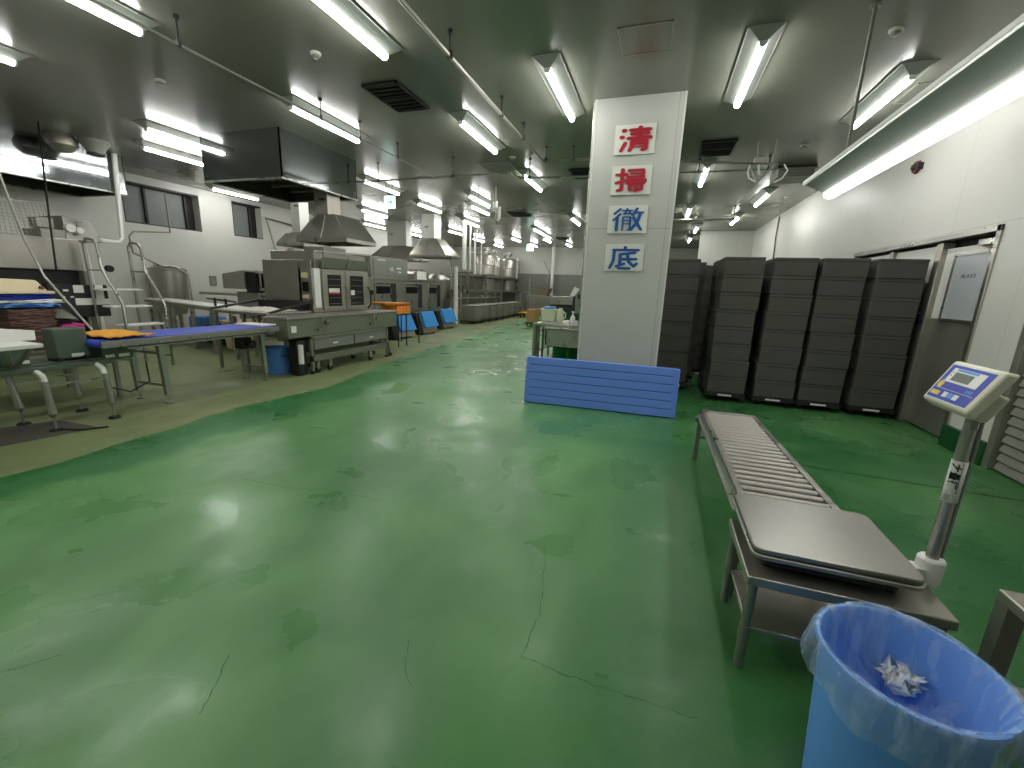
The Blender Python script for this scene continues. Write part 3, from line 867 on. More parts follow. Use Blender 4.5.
# display head: width along y, screen faces -x and up
A = Vector((1.10, 2.055, 1.290)); Bv = Vector((1.10, 1.785, 1.290)); C_ = Vector((1.008, 1.76, 1.146)); D_ = Vector((1.008, 2.015, 1.146))
nrm = (Bv - A).cross(D_ - A).normalized()
if nrm.x > 0: nrm = -nrm
back = -nrm
hd = MB()
bA, bB = A + Vector((.05, -.0, -.008)), Bv + Vector((.05, .02, -.008))
bC, bD = C_ + Vector((.035, .012, -.028)), D_ + Vector((.035, -.01, -.028))
hd.hexa([D_, C_, bC, bD, A, Bv, bB, bA])
head = hd.build('display_head', 'beige', t, bevel=.010, seg=3)
def HP(u, v, off=.0): return A + (Bv - A) * u + ((D_ + (C_ - D_) * u) - (A + (Bv - A) * u)) * v + nrm * off
def quad(u0, u1, v0, v1, off, mt, nm, th=.001):
    f = MB()
    p = [HP(u0, v0, off), HP(u1, v0, off), HP(u1, v1, off), HP(u0, v1, off)]
    q = [HP(u0, v0, off - .002), HP(u1, v0, off - .002), HP(u1, v1, off - .002), HP(u0, v1, off - .002)]
    f.hexa(q + p)
    return f.build(nm, mt, head)
quad(.055, .925, .07, .93, .0012, 'whitepl', 'panel_border')
quad(.07, .91, .09, .91, .0020, 'scale_blue', 'blue_panel')
quad(.16, .80, .16, .50, .0028, 'whitepl', 'display_surround')
quad(.25, .66, .17, .22, .0034, 'scale_lblue', 'title_strip')
quad(.26, .62, .25, .45, .0036, 'lcd', 'screen')
f = MB()
for i in range(20):
    q = 2 * PI * i / 20; q2 = 2 * PI * (i + 1) / 20
    f.add([HP(.16, .58, .0030), HP(.16 + .055 * math.cos(q), .58 + .095 * math.sin(q), .0030), HP(.16 + .055 * math.cos(q2), .58 + .095 * math.sin(q2), .0030)], [(0, 1, 2)])
f.build('round_badge', 'yellow', head)
quad(.10, .88, .665, .672, .0030, 'whitepl', 'rule')
quad(.10, .28, .74, .84, .0030, 'yellow', 'yellow_sticker')
quad(.36, .45, .72, .84, .0034, 'whitepl', 'button')
quad(.47, .56, .72, .84, .0034, 'scale_lblue', 'button')
quad(.58, .67, .72, .84, .0034, 'whitepl', 'button')
for a in (.70, .745, .79): quad(a, a + .028, .56, .63, .0030, 'scale_lblue', 'mark')
for b in (.26, .33): quad(.19, .215, b, b + .02, .0034, 'dark', 'mark')
MB().hexa([(1.075, 1.84, 1.11), (1.12, 1.84, 1.10), (1.12, 1.92, 1.10), (1.075, 1.92, 1.11), (1.09, 1.81, 1.21), (1.155, 1.82, 1.20), (1.155, 1.95, 1.20), (1.09, 1.96, 1.21)]).build('yoke', 'beige', t, bevel=.012, seg=3)

# gravity roller conveyor
t = thing('roller_conveyor', (.7, 3.1, 0), 'gravity roller conveyor of steel rollers leading to the platform scale', 'conveyor')
cx0, cx1, ya, yb = .478, .918, 2.12, 4.06
def cz(y): return .545 + (y - ya) / (yb - ya) * (.485 - .545)
for x in (cx0, cx1):
    s = 1 if x == cx0 else -1
    f = MB()
    f.hexa([(x, ya, cz(ya) - .07), (x + s * .006, ya, cz(ya) - .07), (x + s * .006, yb, cz(yb) - .07), (x, yb, cz(yb) - .07), (x, ya, cz(ya)), (x + s * .006, ya, cz(ya)), (x + s * .006, yb, cz(yb)), (x, yb, cz(yb))])
    f.hexa([(x, ya, cz(ya) - .006), (x + s * .034, ya, cz(ya) - .006), (x + s * .034, yb, cz(yb) - .006), (x, yb, cz(yb) - .006), (x, ya, cz(ya)), (x + s * .034, ya, cz(ya)), (x + s * .034, yb, cz(yb)), (x, yb, cz(yb))])
    f.hexa([(x, ya, cz(ya) - .07), (x - s * .02, ya, cz(ya) - .07), (x - s * .02, yb, cz(yb) - .07), (x, yb, cz(yb) - .07), (x, ya, cz(ya) - .064), (x - s * .02, ya, cz(ya) - .064), (x - s * .02, yb, cz(yb) - .064), (x, yb, cz(yb) - .064)])
    f.build('side_rail', 'steel', t, smooth=False)
MB().box(cx0, cx1, yb - .045, yb, cz(yb) - .05, cz(yb) - .001).build('end_rail', 'steel', t, bevel=.003)
NR = 24
for k in range(NR):
    y = ya + .05 + k * (yb - .09 - ya - .05) / (NR - 1)
    z = cz(y) - .026
    MB().cyl((cx0 + .034, y, z), (cx1 - .034, y, z), .0235, n=16).cyl((cx0 + .004, y, z), (cx1 - .004, y, z), .006, n=6).build('roller', 'roller_steel', t)
for y in (yb - .04, 2.9):
    for x in (cx0 + .005, cx1 - .005):
        if y < 3: continue
        f = MB().bar((x, y, cz(y) - .05), (x - (.0 if x > .6 else .0), y + .02, .02), .035, .035).cyl((x, y + .02, 0), (x, y + .02, .03), .02, n=12)
        f.build('leg', 'steel_dark', t)
MB().box(cx0, cx1, yb - .05, yb - .015, .22, .245).build('cross_bar', 'steel_dark', t)
MB().box(cx0 - .035, cx0 + .01, yb - .09, yb - .03, cz(yb) - .10, cz(yb) - .06).build('leg_bracket', 'steel', t)
for x in (cx0 + .03, cx1 - .03):
    MB().box(x - .015, x + .015, 2.14, 2.17, 0, cz(2.15) - .06).build('leg', 'steel_dark', t)

# ---------------------------------------------------------------- blue bin with liner
bx, by, br, bh = .770, 1.29, .207, .525
t = thing('waste_bin', (bx, by, 0), 'round light blue plastic bin lined with a clear bag, near the bottom corner', 'bin')
MB().lathe([(.001, .004), (br * .80, 0), (br * .80, .008), (br * .96, bh - .02), (br * 1.03, bh - .012), (br * 1.03, bh + .004), (br * .985, bh + .004), (br * .94, bh - .03), (br * .775, .02), (.001, .02)], (bx, by, 0), 48, close=False).build('bin_body', 'bin_blue', t)
# liner: inside drape and outer skirt with folds
rr = random.Random(3)
n = 72
ph = [rr.uniform(0, 6.28) for _ in range(6)]
def wv(i, amp, f1=5, f2=11):
    a = 2 * PI * i / n
    return amp * (math.sin(f1 * a + ph[0]) * .5 + math.sin(f2 * a + ph[1]) * .35 + math.sin(23 * a + ph[2]) * .2)
prof = [(.01, .300, 0), (.45, .305, .02), (.70, .325, .03), (.82, .37, .03), (.87, .43, .025), (.90, .485, .02), (.945, bh - .006, .008), (.975, bh + .010, .004), (1.04, bh + .013, .005), (1.08, bh - .005, .012), (1.10, bh - .04, .02), (1.12, bh - .075, .04), (1.11, bh - .115, .055)]
m_ = MB()
vs, fs = [], []
for k, (r, z, a) in enumerate(prof):
    for i in range(n):
        q = 2 * PI * i / n
        rad = br * (r + wv(i, a))
        zz = z + (wv(i + 9, .03 if k == len(prof) - 1 else .008, 3, 7) if k > 7 or k < 5 else wv(i, .004))
        vs.append((bx + rad * math.cos(q), by + rad * math.sin(q), zz))
for k in range(len(prof) - 1):
    fs += [(k * n + i, k * n + (i + 1) % n, (k + 1) * n + (i + 1) % n, (k + 1) * n + i) for i in range(n)]
m_.add(vs, fs)
m_.build('bin_liner', 'film', t, angle=80)
t2 = MB()
for j in range(46):
    a = rr.uniform(0, 6.28); r = rr.uniform(0, .045); z = .335 + rr.uniform(0, .045)
    c = Vector((.835 + r * math.cos(a), 1.415 + r * .9 * math.sin(a), z))
    u = Vector((rr.uniform(-1, 1), rr.uniform(-1, 1), rr.uniform(-.6, .6))).normalized() * .022
    v = Vector((rr.uniform(-1, 1), rr.uniform(-1, 1), rr.uniform(-.6, .6))).normalized() * .016
    w_ = Vector((0, 0, .012))
    t2.add([c - u - v, c + u - v + w_, c + u + v, c - u + v + w_, c + w_ * 1.2], [(0, 1, 4), (1, 2, 4), (2, 3, 4), (3, 0, 4)])
tag(t2.build('crumpled_paper', 'tissue', None, origin=(.835, 1.415, .33), solid=.002), 'crumpled white paper lying inside the lined bin', 'waste paper')


# ================================================================ left half of the hall
# ---- box hoods
def box_hood(x0, x1, y0, y1, z0, label):
    t = thing('box_hood', ((x0 + x1) / 2, (y0 + y1) / 2, z0), label, 'hood')
    th = .02
    f = MB().box(x0, x1, y0, y0 + th, z0, CE).box(x0, x1, y1 - th, y1, z0, CE).box(x0, x0 + th, y0, y1, z0, CE).box(x1 - th, x1, y0, y1, z0, CE)
    f.build('skirt', 'steel_mir', t, smooth=False)
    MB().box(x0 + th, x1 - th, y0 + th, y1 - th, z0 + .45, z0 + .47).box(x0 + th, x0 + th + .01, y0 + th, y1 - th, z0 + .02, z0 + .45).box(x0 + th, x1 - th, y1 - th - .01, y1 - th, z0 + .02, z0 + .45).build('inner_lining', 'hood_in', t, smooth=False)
    f = MB().box(x0 - .0, x1, y0 - .004, y0 + .05, z0 - .01, z0 + .012).box(x0, x1, y1 - .05, y1 + .004, z0 - .01, z0 + .012).box(x0 - .004, x0 + .05, y0, y1, z0 - .01, z0 + .012).box(x1 - .05, x1 + .004, y0, y1, z0 - .01, z0 + .012)
    f.build('gutter', 'steel', t)
    f = MB()
    for k in range(4):
        yk = y0 + .25 + k * (y1 - y0 - .5) / 3
        f.hexa([(x0 + .4, yk - .12, z0 + .1), (x1 - .4, yk - .12, z0 + .1), (x1 - .4, yk + .12, z0 + .36), (x0 + .4, yk + .12, z0 + .36), (x0 + .4, yk - .12, z0 + .14), (x1 - .4, yk - .12, z0 + .14), (x1 - .4, yk + .12, z0 + .4), (x0 + .4, yk + .12, z0 + .4)])
    f.build('grease_filter', 'steel_dark', t)
    return t
box_hood(-7.7, -5.97, 5.81, 7.65, 3.10, 'big shiny box-shaped steel hood under the ceiling, open below, above the machine')
box_hood(-12.38, -10.82, 1.2, 6.45, 3.10, 'long shiny box hood at the left edge with a white pipe before it')

def pyramid_hood(x0, x1, y0, y1, z0, zt, tx0, tx1, ty0, ty1, duct, label, duct_mat='duct_light', top=CE):
    t = thing('pyramid_hood', ((x0 + x1) / 2, (y0 + y1) / 2, z0), label, 'hood')
    f = MB()
    rim = .07
    a = [(x0, y0, z0 + rim), (x1, y0, z0 + rim), (x1, y1, z0 + rim), (x0, y1, z0 + rim)]
    b = [(tx0, ty0, zt), (tx1, ty0, zt), (tx1, ty1, zt), (tx0, ty1, zt)]
    f.add(a + b, [(0, 1, 5, 4), (1, 2, 6, 5), (2, 3, 7, 6), (3, 0, 4, 7), (4, 5, 6, 7)])
    f.build('sloped_canopy', 'steel_worn', t, smooth=False, solid=.01)
    r = MB()
    for (p, q) in (((x0, y0), (x1, y0)), ((x1, y0), (x1, y1)), ((x1, y1), (x0, y1)), ((x0, y1), (x0, y0))):
        r.bar((p[0], p[1], z0 + rim / 2), (q[0], q[1], z0 + rim / 2), .02, rim)
    r.build('rim', 'steel', t, bevel=.003)
    for i in (0, 1, 2): MB().bar(a[i], b[i], .02).build('seam_strip', 'steel', t)
    MB().bar(((x0 + x1) / 2, y0, z0 + rim), ((tx0 + tx1) / 2, ty0, zt), .016).build('seam_strip', 'steel', t)
    if duct:
        MB().box(duct[0], duct[1], duct[2], duct[3], zt - .02, top).build('duct', duct_mat, t)
        MB().box(duct[0] - .03, duct[1] + .03, duct[2] - .03, duct[3] + .03, zt - .01, zt + .03).build('duct_flange', 'steel_dark', t)
        MB().box(duct[0] + .15, duct[0] + .25, duct[2] - .05, duct[2], (zt + top) / 2 - .03, (zt + top) / 2).build('damper_handle', 'dark', t)
    return t
pyramid_hood(-6.70, -5.53, 6.75, 7.62, 2.20, 2.70, -6.3, -5.85, 6.85, 7.55, (-6.4, -6.1, 6.95, 7.3), 'dark steel pyramid hood over the double-door machine', 'steel_worn', 3.3)
pyramid_hood(-8.26, -6.86, 13.2, 14.35, 2.40, 3.02, -7.95, -7.35, 13.5, 14.1, (-7.98, -7.5, 13.6, 14.1), 'steel pyramid hood with shiny square duct, beside the white vertical pipe')
pyramid_hood(-10.9, -8.9, 14.5, 15.7, 2.35, 2.9, -10.4, -9.4, 14.8, 15.4, (-10.35, -9.5, 15.0, 15.4), 'rear pyramid hood with wide duct behind the oven cabinets')
t = pyramid_hood(-8.75, -7.95, 8.2, 9.0, 2.26, 2.56, -8.6, -8.15, 8.35, 8.85, (-8.5, -8.25, 8.45, 8.75), 'pale small pyramid hood behind the double-door machine')

# ---- machine with double doors
t = thing('cooking_machine', (-6.25, 6.75, 0), 'tall stainless machine with two dark-windowed doors under the pyramid hood', 'machine')
MB().box(-6.8, -5.93, 6.02, 7.5, 1.12, 1.83).box(-6.7, -6.0, 6.1, 7.45, .35, 1.12).build('side_cabinet', 'steel_dark', t, bevel=.012)
MB().box(-6.0, -5.70, 6.02, 7.55, .93, 1.70).box(-6.7, -5.72, 6.12, 7.5, 1.70, 1.99).build('body', 'steel_worn', t, bevel=.01)
f = MB().box(-5.93, -5.70, 6.005, 6.02, 1.0, 1.82)
f.build('control_strip', 'steel', t)
MB().box(-5.90, -5.77, 5.99, 6.006, 1.30, 1.46).build('touch_screen', 'glass_dark', t)
f = MB().box(-5.90, -5.78, 5.985, 6.006, 1.53, 1.62).box(-5.90, -5.78, 5.985, 6.006, 1.18, 1.24)
f.build('button_panel', 'cream', t)
MB().box(-5.735, -5.69, 6.06, 6.2, 1.02, 1.70).build('white_notice', 'whitepl', t)
for (a, b, nm) in ((6.24, 6.82, 0), (6.84, 7.46, 1)):
    d = MB().box(-5.70, -5.672, a, b, .97, 1.68).build('door', 'steel_worn', t, bevel=.005)
    MB().box(-5.671, -5.664, a + .12, b - .12, 1.04, 1.60).build('window', 'glass_dark', d)
    f = MB()
    for k in range(5): f.box(-5.664, -5.660, a + .14, b - .14, 1.08 + k * .11, 1.086 + k * .11)
    f.build('rack_lines', 'steel_dark', d)
    if nm == 0:
        MB().box(-5.663, -5.657, a + .13, b - .18, 1.28, 1.36).build('notice_white', 'paper', d)
        MB().box(-5.662, -5.656, a + .10, b - .18, 1.255, 1.285).build('notice_red', 'pink' if 0 else 'red', d)
    else:
        MB().box(-5.663, -5.657, a + .12, a + .22, 1.24, 1.33).build('notice_white', 'paper', d)
    hy = b - .05 if nm == 0 else a + .05
    MB().tube([(-5.67, hy, 1.18), (-5.64, hy, 1.18), (-5.64, hy, 1.38), (-5.67, hy, 1.38)], .01).build('handle', 'steel', d)
f = MB()
for (a, b) in ((6.22, 6.82), (6.86, 7.42)):
    f.hexa([(-5.69, a, 1.71), (-5.69, b, 1.71), (-5.67, b, 1.71), (-5.67, a, 1.71), (-5.6, a - .03, 1.89), (-5.6, b + .02, 1.89), (-5.58, b + .02, 1.89), (-5.58, a - .03, 1.89)])
f.build('tilted_guard', 'grey', t)
MB().bar((-5.62, 6.2, 1.72), (-5.56, 6.17, 1.98), .02).bar((-5.62, 6.84, 1.72), (-5.58, 6.84, 1.93), .02).bar((-5.62, 7.44, 1.72), (-5.58, 7.46, 1.98), .02).bar((-5.6, 6.0, 1.98), (-5.6, 7.5, 2.02), .03).build('top_frame', 'steel_worn', t)
MB().box(-6.3, -5.85, 6.5, 7.1, 1.99, 2.10).cyl((-6.5, 6.4, 1.8), (-6.5, 6.4, 2.05), .06).build('top_unit', 'steel_dark', t, bevel=.008)
MB().tube([(-5.69, 7.5, .97), (-5.63, 7.52, 1.05), (-5.63, 7.52, 1.3), (-5.68, 7.5, 1.4)], .014).build('hose', 'black', t)
for (a, b) in ((-6.6, 6.2), (-6.6, 7.4), (-5.8, 6.2), (-5.8, 7.4)):
    MB().cyl((a, b, 0), (a, b, .4), .03, n=10).build('leg', 'steel_dark', t)

# ---- low conveyor trough in front of the machine
t = thing('trough_conveyor', (-5.4, 6.4, 0), 'long low grey conveyor on casters with covered trough before the double-door machine', 'conveyor')
MB().box(-5.66, -5.2, 4.95, 7.78, .61, .90).build('trough_cover', 'greygreen', t, bevel=.012)
MB().box(-5.68, -5.18, 4.93, 7.8, .895, .93).build('top_lip', 'steel_dark', t, bevel=.006)
MB().box(-5.195, -5.19, 5.0, 5.1, .70, .80).build('type_label', 'paper', t)
for (a, b, c) in ((5.60, .72, .90), (6.95, .72, .92)):
    f = MB()
    f.tube([(-5.18, a, b), (-5.14, a, b), (-5.14, a, c), (-5.18, a, c)], .012).cyl((-5.19, a + .1, .82), (-5.12, a + .1, .82), .03, n=10).cyl((-5.19, a - .06, .72), (-5.15, a - .06, .72), .025, n=10)
    f.build('latch', 'steel', t)
f = MB()
f.box(-5.22, -5.17, 5.35, 5.40, .05, .61).box(-5.22, -5.17, 7.38, 7.43, .05, .61).box(-5.64, -5.59, 5.35, 5.40, .05, .61).box(-5.64, -5.59, 7.38, 7.43, .05, .61)
f.box(-5.22, -5.17, 5.35, 7.43, .56, .61).box(-5.22, -5.17, 5.35, 7.43, .20, .30).box(-5.64, -5.59, 5.35, 7.43, .20, .30).box(-5.64, -5.2, 5.35, 5.4, .2, .3).box(-5.64, -5.2, 7.38, 7.43, .2, .3)
f.build('frame', 'greygreen', t, bevel=.004)
for (a, b) in ((5.43, 6.38), (6.41, 7.36)):
    d = MB().box(-5.6, -5.175, a, b, .39, .555).build('drawer', 'grey', t, bevel=.004)
    MB().box(-5.175, -5.170, (a + b) / 2 - .06, (a + b) / 2 + .06, .45, .475).build('label_plate', 'paper', d)
for x in (-5.2, -5.61):
    for y in (5.37, 5.65, 6.75, 7.4):
        if y in (5.37, 7.4):
            MB().cyl((x, y, 0), (x, y, .03), .035, n=14).cyl((x, y, .02), (x, y, .22), .01, n=8).build('levelling_foot', 'dark', t)
        c = MB().cyl((x - .015, y + .12, .05), (x + .015, y + .12, .05), .05, n=18).build('caster', 'black', t)
        MB().box(x - .022, x + .022, y + .09, y + .15, .07, .20).build('fork', 'steel', c)

# ---- infeed table with flour and dark rails between belt and machine
t = thing('infeed_table', (-6.1, 5.5, 0), 'floury stainless infeed tray with slanted dark rails joining the machine', 'table')
MB().box(-6.9, -5.72, 5.05, 5.98, .93, .97).build('tray', 'steel_worn', t, bevel=.006)
MB().box(-6.8, -5.85, 5.15, 5.8, .97, .985).build('flour_layer', 'flour', t, bevel=.004)
f = MB()
for k in range(9):
    a = k * 2 * PI / 9
    f.lathe([(.0, .05), (.1, .03), (.2, 0)], (-6.3 + .12 * math.cos(a), 5.5 + .12 * math.sin(a), .975), 10)
f.build('flour_heap', 'flour', t)
MB().bar((-5.75, 4.95, .93), (-5.72, 5.97, 1.12), .05, .03).build('slanted_rail', 'dark', t)
MB().bar((-6.8, 5.0, .99), (-6.8, 5.97, 1.12), .05, .03).build('slanted_rail', 'dark', t)
MB().box(-6.75, -5.8, 5.82, 5.98, .985, 1.12).build('mouth_cover', 'black', t)
for (a, b) in ((-6.85, 5.1), (-6.85, 5.9), (-6.25, 5.1), (-5.8, 5.9)):
    MB().box(a - .02, a + .02, b - .02, b + .02, 0, .93).build('leg', 'steel_dark', t)
t = thing('drive_unit', (-5.42, 5.6, 0), 'dark motor box and white sleeve under the trough front end beside the blue bin', 'motor')
MB().box(-5.42, -5.24, 5.14, 5.33, .0, .56).build('motor_box', 'dark', t, bevel=.02)
MB().cyl((-5.20, 5.16, .2), (-5.20, 5.16, .5), .04).build('white_sleeve', 'whitepl', t)

# ---- blue belt conveyor
t = thing('belt_conveyor', (-5.6, 3.7, 0), 'long blue belt conveyor on four splayed steel legs', 'conveyor')
bz = .815
X0, X1 = -5.95, -5.24
f = MB().box(X0 + .04, X1 - .04, 2.72, 4.78, bz - .012, bz).cyl((X0 + .04, 2.72, bz - .04), (X1 - .04, 2.72, bz - .04), .04, n=16).cyl((X0 + .04, 4.78, bz - .04), (X1 - .04, 4.78, bz - .04), .04, n=16)
f.build('belt', 'blue_belt', t)
for x in (X0, X1): MB().box(x - .012, x + .012, 2.68, 4.82, bz - .072, bz - .004).build('side_plate', 'steel_dark', t, bevel=.004)
MB().box(X0, X1, 2.9, 4.75, bz - .10, bz - .085).build('return_pan', 'steel', t)
f = MB()
for k in range(11): f.cyl((X1 + .01, 2.85 + k * .18, bz - .05), (X1 + .025, 2.85 + k * .18, bz - .05), .012, n=8)
f.build('bolt_row', 'steel', t)
for (x, y) in ((-5.87, 3.28), (-5.40, 3.3), (-5.80, 4.66), (-5.46, 4.70)):
    f = MB().bar((x, y, bz - .1), (x, y + .02, .10), .055).cyl((x, y + .02, .02), (x, y + .02, .12), .012, n=8).cyl((x, y + .02, 0), (x, y + .02, .022), .04, n=16)
    f.build('leg', 'leg_steel', t)
MB().bar((-5.87, 3.3, .22), (-5.4, 3.3, .22), .03).bar((-5.8, 4.68, .2), (-5.46, 4.7, .2), .03).bar((-5.87, 3.3, .6), (-5.4, 3.3, .6), .03).build('brace', 'steel', t)
MB().box(-5.75, -5.6, 4.5, 4.66, .48, .64).cyl((-5.6, 4.6, .55), (-5.5, 4.6, .55), .06, n=16).build('motor', 'dark', t, bevel=.01)
MB().box(-5.85, -5.35, 4.62, 4.88, bz + .004, bz + .02).build('white_flap', 'whitepl', t)
t = MB()
n1, n2 = 16, 10
vs, fs = [], []
for i in range(n1 + 1):
    for j in range(n2 + 1):
        u, v = i / n1, j / n2
        vs.append((-5.90 + .62 * v + .02 * math.sin(u * 9), 2.77 + .42 * u + .02 * math.sin(v * 7), .845 + .035 * math.sin(PI * u) * math.sin(PI * v) + .008 * math.sin(u * 31 + v * 17)))
for i in range(n1):
    for j in range(n2):
        a = i * (n2 + 1) + j
        fs.append((a, a + 1, a + n2 + 2, a + n2 + 1))
t.add(vs, fs)
o = t.build('net_cloth', 'orange_cloth', None, origin=(-5.5, 2.9, .84), solid=.012)
tag(o, 'orange netting cloth lying on the near end of the blue belt', 'cloth')

# ---- small stand with four slim legs at the left edge
t = thing('machine_stand', (-5.55, 2.48, 0), 'small steel stand on four round black feet carrying the grey-green boxes', 'stand')
for (x, y, tx, ty) in ((-5.78, 2.23, -5.82, 2.21), (-5.3, 2.25, -5.33, 2.25), (-5.85, 2.72, -5.87, 2.72), (-5.29, 2.71, -5.32, 2.71)):
    l = MB().cyl((x, y, .17), (tx, ty, .48), .030, .026, n=12).cyl((x, y, .17), (x, y, .14), .03, .016, n=12).cyl((x, y, .02), (x, y, .15), .011, n=8).build('leg', 'leg_steel', t)
    MB().cyl((x, y, 0), (x, y, .022), .055, .045, n=20).build('foot', 'black', l)
MB().bar((-5.31, 2.26, .44), (-5.31, 2.71, .44), .018).build('side_bar', 'steel', t)
MB().bar((-5.85, 2.22, .42), (-5.85, 2.7, .42), .018).build('side_bar', 'steel', t)
for y in (2.25, 2.71): MB().tube([(-5.33, y, .47), (-5.35, y, .53), (-5.44, y, .565), (-5.5, y, .565)], .026, 10).build('elbow', 'whitepl', t)
MB().box(-5.95, -5.42, 2.0, 2.85, .56, .60).box(-5.9, -5.5, 2.05, 2.8, .60, .62).build('stand_plate', 'cabinet_green', t, bevel=.004)
t = thing('control_cabinet', (-5.6, 2.55, .62), 'upright grey-green cabinet with a small white label on the slim-legged stand', 'cabinet')
MB().box(-5.68, -5.5, 2.45, 2.71, .64, .94).build('cabinet_body', 'cabinet_green', t, bevel=.012)
MB().box(-5.499, -5.494, 2.56, 2.66, .655, .69).build('label_plate', 'paper', t)
MB().box(-5.66, -5.52, 2.45, 2.5, .62, .64).box(-5.66, -5.52, 2.6, 2.65, .62, .64).build('pad', 'black', t)
for y in (2.45, 2.66): MB().cyl((-5.5, y, .645), (-5.46, y, .645), .02).build('knob', 'black', t)
t = thing('junction_box', (-5.6, 2.15, .62), 'squat grey-green box under the white board at the left edge', 'box')
MB().box(-5.75, -5.5, 2.06, 2.26, .62, .80).build('box_body', 'cabinet_green', t, bevel=.01)
MB().box(-5.499, -5.494, 2.2, 2.25, .64, .67).build('label_plate', 'paper', t)
t = thing('junction_box', (-5.6, 2.88, .6), 'grey-green box with two white labels under the near end of the blue belt', 'box')
MB().box(-5.72, -5.48, 2.80, 3.08, .58, .715).build('box_body', 'cabinet_green', t, bevel=.01)
MB().box(-5.479, -5.474, 2.82, 2.9, .61, .64).box(-5.479, -5.474, 2.94, 3.04, .605, .64).build('label_plate', 'paper', t)
t = thing('power_cable', (-5.4, 2.8, 0), 'thin black cable hanging from the stand to the floor', 'cable')
MB().tube([(-5.5, 2.75, .56), (-5.45, 2.8, .3), (-5.4, 2.95, .22), (-5.4, 3.15, .3), (-5.5, 3.2, .5)], .008).tube([(-5.3, 2.25, .02), (-5.1, 2.35, .012), (-5.0, 2.5, .012)], .008).build('cable_run', 'black', t)
t = thing('white_board', (-5.0, 1.9, .9), 'white tray table with upright white sheet at the left edge', 'table')
MB().hexa([(-5.42, 1.1, .84), (-4.92, 1.1, .84), (-4.92, 2.12, .85), (-5.42, 2.12, .85), (-5.42, 1.1, .88), (-4.92, 1.1, .88), (-4.92, 2.12, .885), (-5.42, 2.12, .885)]).build('tray', 'whitepl', t, bevel=.006)
MB().hexa([(-5.3, 1.98, .885), (-5.27, 1.98, .885), (-5.2, 2.20, .885), (-5.23, 2.20, .885), (-5.34, 1.98, 1.0), (-5.31, 1.98, 1.0), (-5.24, 2.22, .965), (-5.27, 2.22, .965)]).build('upright_sheet', 'paper', t, bevel=.003)
for (a, b) in ((-5.4, 1.3), (-5.0, 1.3), (-5.4, 2.08), (-5.0, 2.08)):
    if b > 2: MB().bar((a, b, .85), (-5.47 if a < -5.3 else -5.44, 2.12, .62), .025).build('leg', 'steel_dark', t)
    else: MB().cyl((a, b, 0), (a, b, .85), .015).build('leg', 'steel_dark', t)

# ---- clutter on a trestle behind, at the left edge
t = thing('work_bench', (-6.7, 2.9, 0), 'dark steel bench at the left edge buried under wrapped goods', 'bench')
MB().box(-7.3, -6.2, 2.0, 3.35, .60, .64).build('bench_top', 'steel_dark', t, bevel=.005)
for (a, b) in ((-7.25, 2.05), (-7.25, 3.3), (-6.25, 2.05), (-6.25, 3.3)): MB().box(a - .02, a + .02, b - .02, b + .02, 0, .6).build('leg', 'steel_dark', t)
def lump(name, x0, x1, y0, y1, z0, z1, mt, label, cat, group=None, amp=.02, seed=0):
    f = MB(); r = random.Random(seed)
    N = 8
    vs, fs = [], []
    for j in range(N + 1):
        v = j / N
        for i in range(4 * N):
            s, k = divmod(i, N); w = k / N
            px, py = [(x0 + (x1 - x0) * w, y0), (x1, y0 + (y1 - y0) * w), (x1 - (x1 - x0) * w, y1), (x0, y1 - (y1 - y0) * w)][s]
            vs.append((px + r.uniform(-amp, amp), py + r.uniform(-amp, amp), z0 + (z1 - z0) * v + (r.uniform(-amp, amp) * .5 if 0 < j else 0)))
    L = 4 * N
    for j in range(N):
        for i in range(L): fs.append((j * L + i, j * L + (i + 1) % L, (j + 1) * L + (i + 1) % L, (j + 1) * L + i))
    fs.append(tuple(range(N * L, N * L + L))); fs.append(tuple(range(L - 1, -1, -1)))
    f.add(vs, fs)
    return tag(f.build(name, mt, None, origin=((x0 + x1) / 2, (y0 + y1) / 2, z0), bevel=.0), label, cat, group)
for k in range(5):
    lump('card_bundle', -6.75, -6.3, 2.50, 2.86, .645 + k * .088, .645 + k * .088 + .082, 'brown', 'brown banded card bundle, %s in the pile on the left bench' % ['lowest', 'second up', 'middle', 'fourth up', 'topmost'][k], 'bundle', 'brown card bundles', .012, k)
lump('folded_bag', -6.95, -6.35, 2.35, 2.95, 1.10, 1.13, 'scale_lblue', 'light blue plastic bags spread over the brown bundles', 'bag', None, .02, 9)
lump('folded_bag', -7.1, -6.5, 2.30, 3.05, 1.135, 1.165, 'paper', 'white plastic bags on top of the light blue ones', 'bag', None, .02, 10)
lump('blue_wrap', -7.2, -6.6, 2.2, 2.98, 1.17, 1.23, 'scale_blue', 'crumpled dark blue wrapping below the cream tub', 'wrapping', None, .025, 11)
t = thing('cream_tub', (-6.9, 2.75, 1.23), 'cream rectangular tub turned upside down on the pile at the left', 'tub')
MB().hexa([(-7.2, 2.52, 1.24), (-6.6, 2.52, 1.24), (-6.6, 3.0, 1.24), (-7.2, 3.0, 1.24), (-7.1, 2.60, 1.39), (-6.7, 2.60, 1.39), (-6.7, 2.94, 1.38), (-7.1, 2.94, 1.38)]).build('tub_body', 'cream', t, bevel=.02, seg=3)
MB().box(-7.22, -6.58, 2.4, 3.03, 1.232, 1.262).build('tub_rim', 'cream', t, bevel=.008)
MB().cyl((-6.62, 2.93, 1.30), (-6.59, 2.93, 1.30), .02).build('tap_hole', 'brown', t)
t = thing('dark_tray', (-6.4, 2.98, .98), 'dark grey shallow tray leaning by the pile at the left', 'tray')
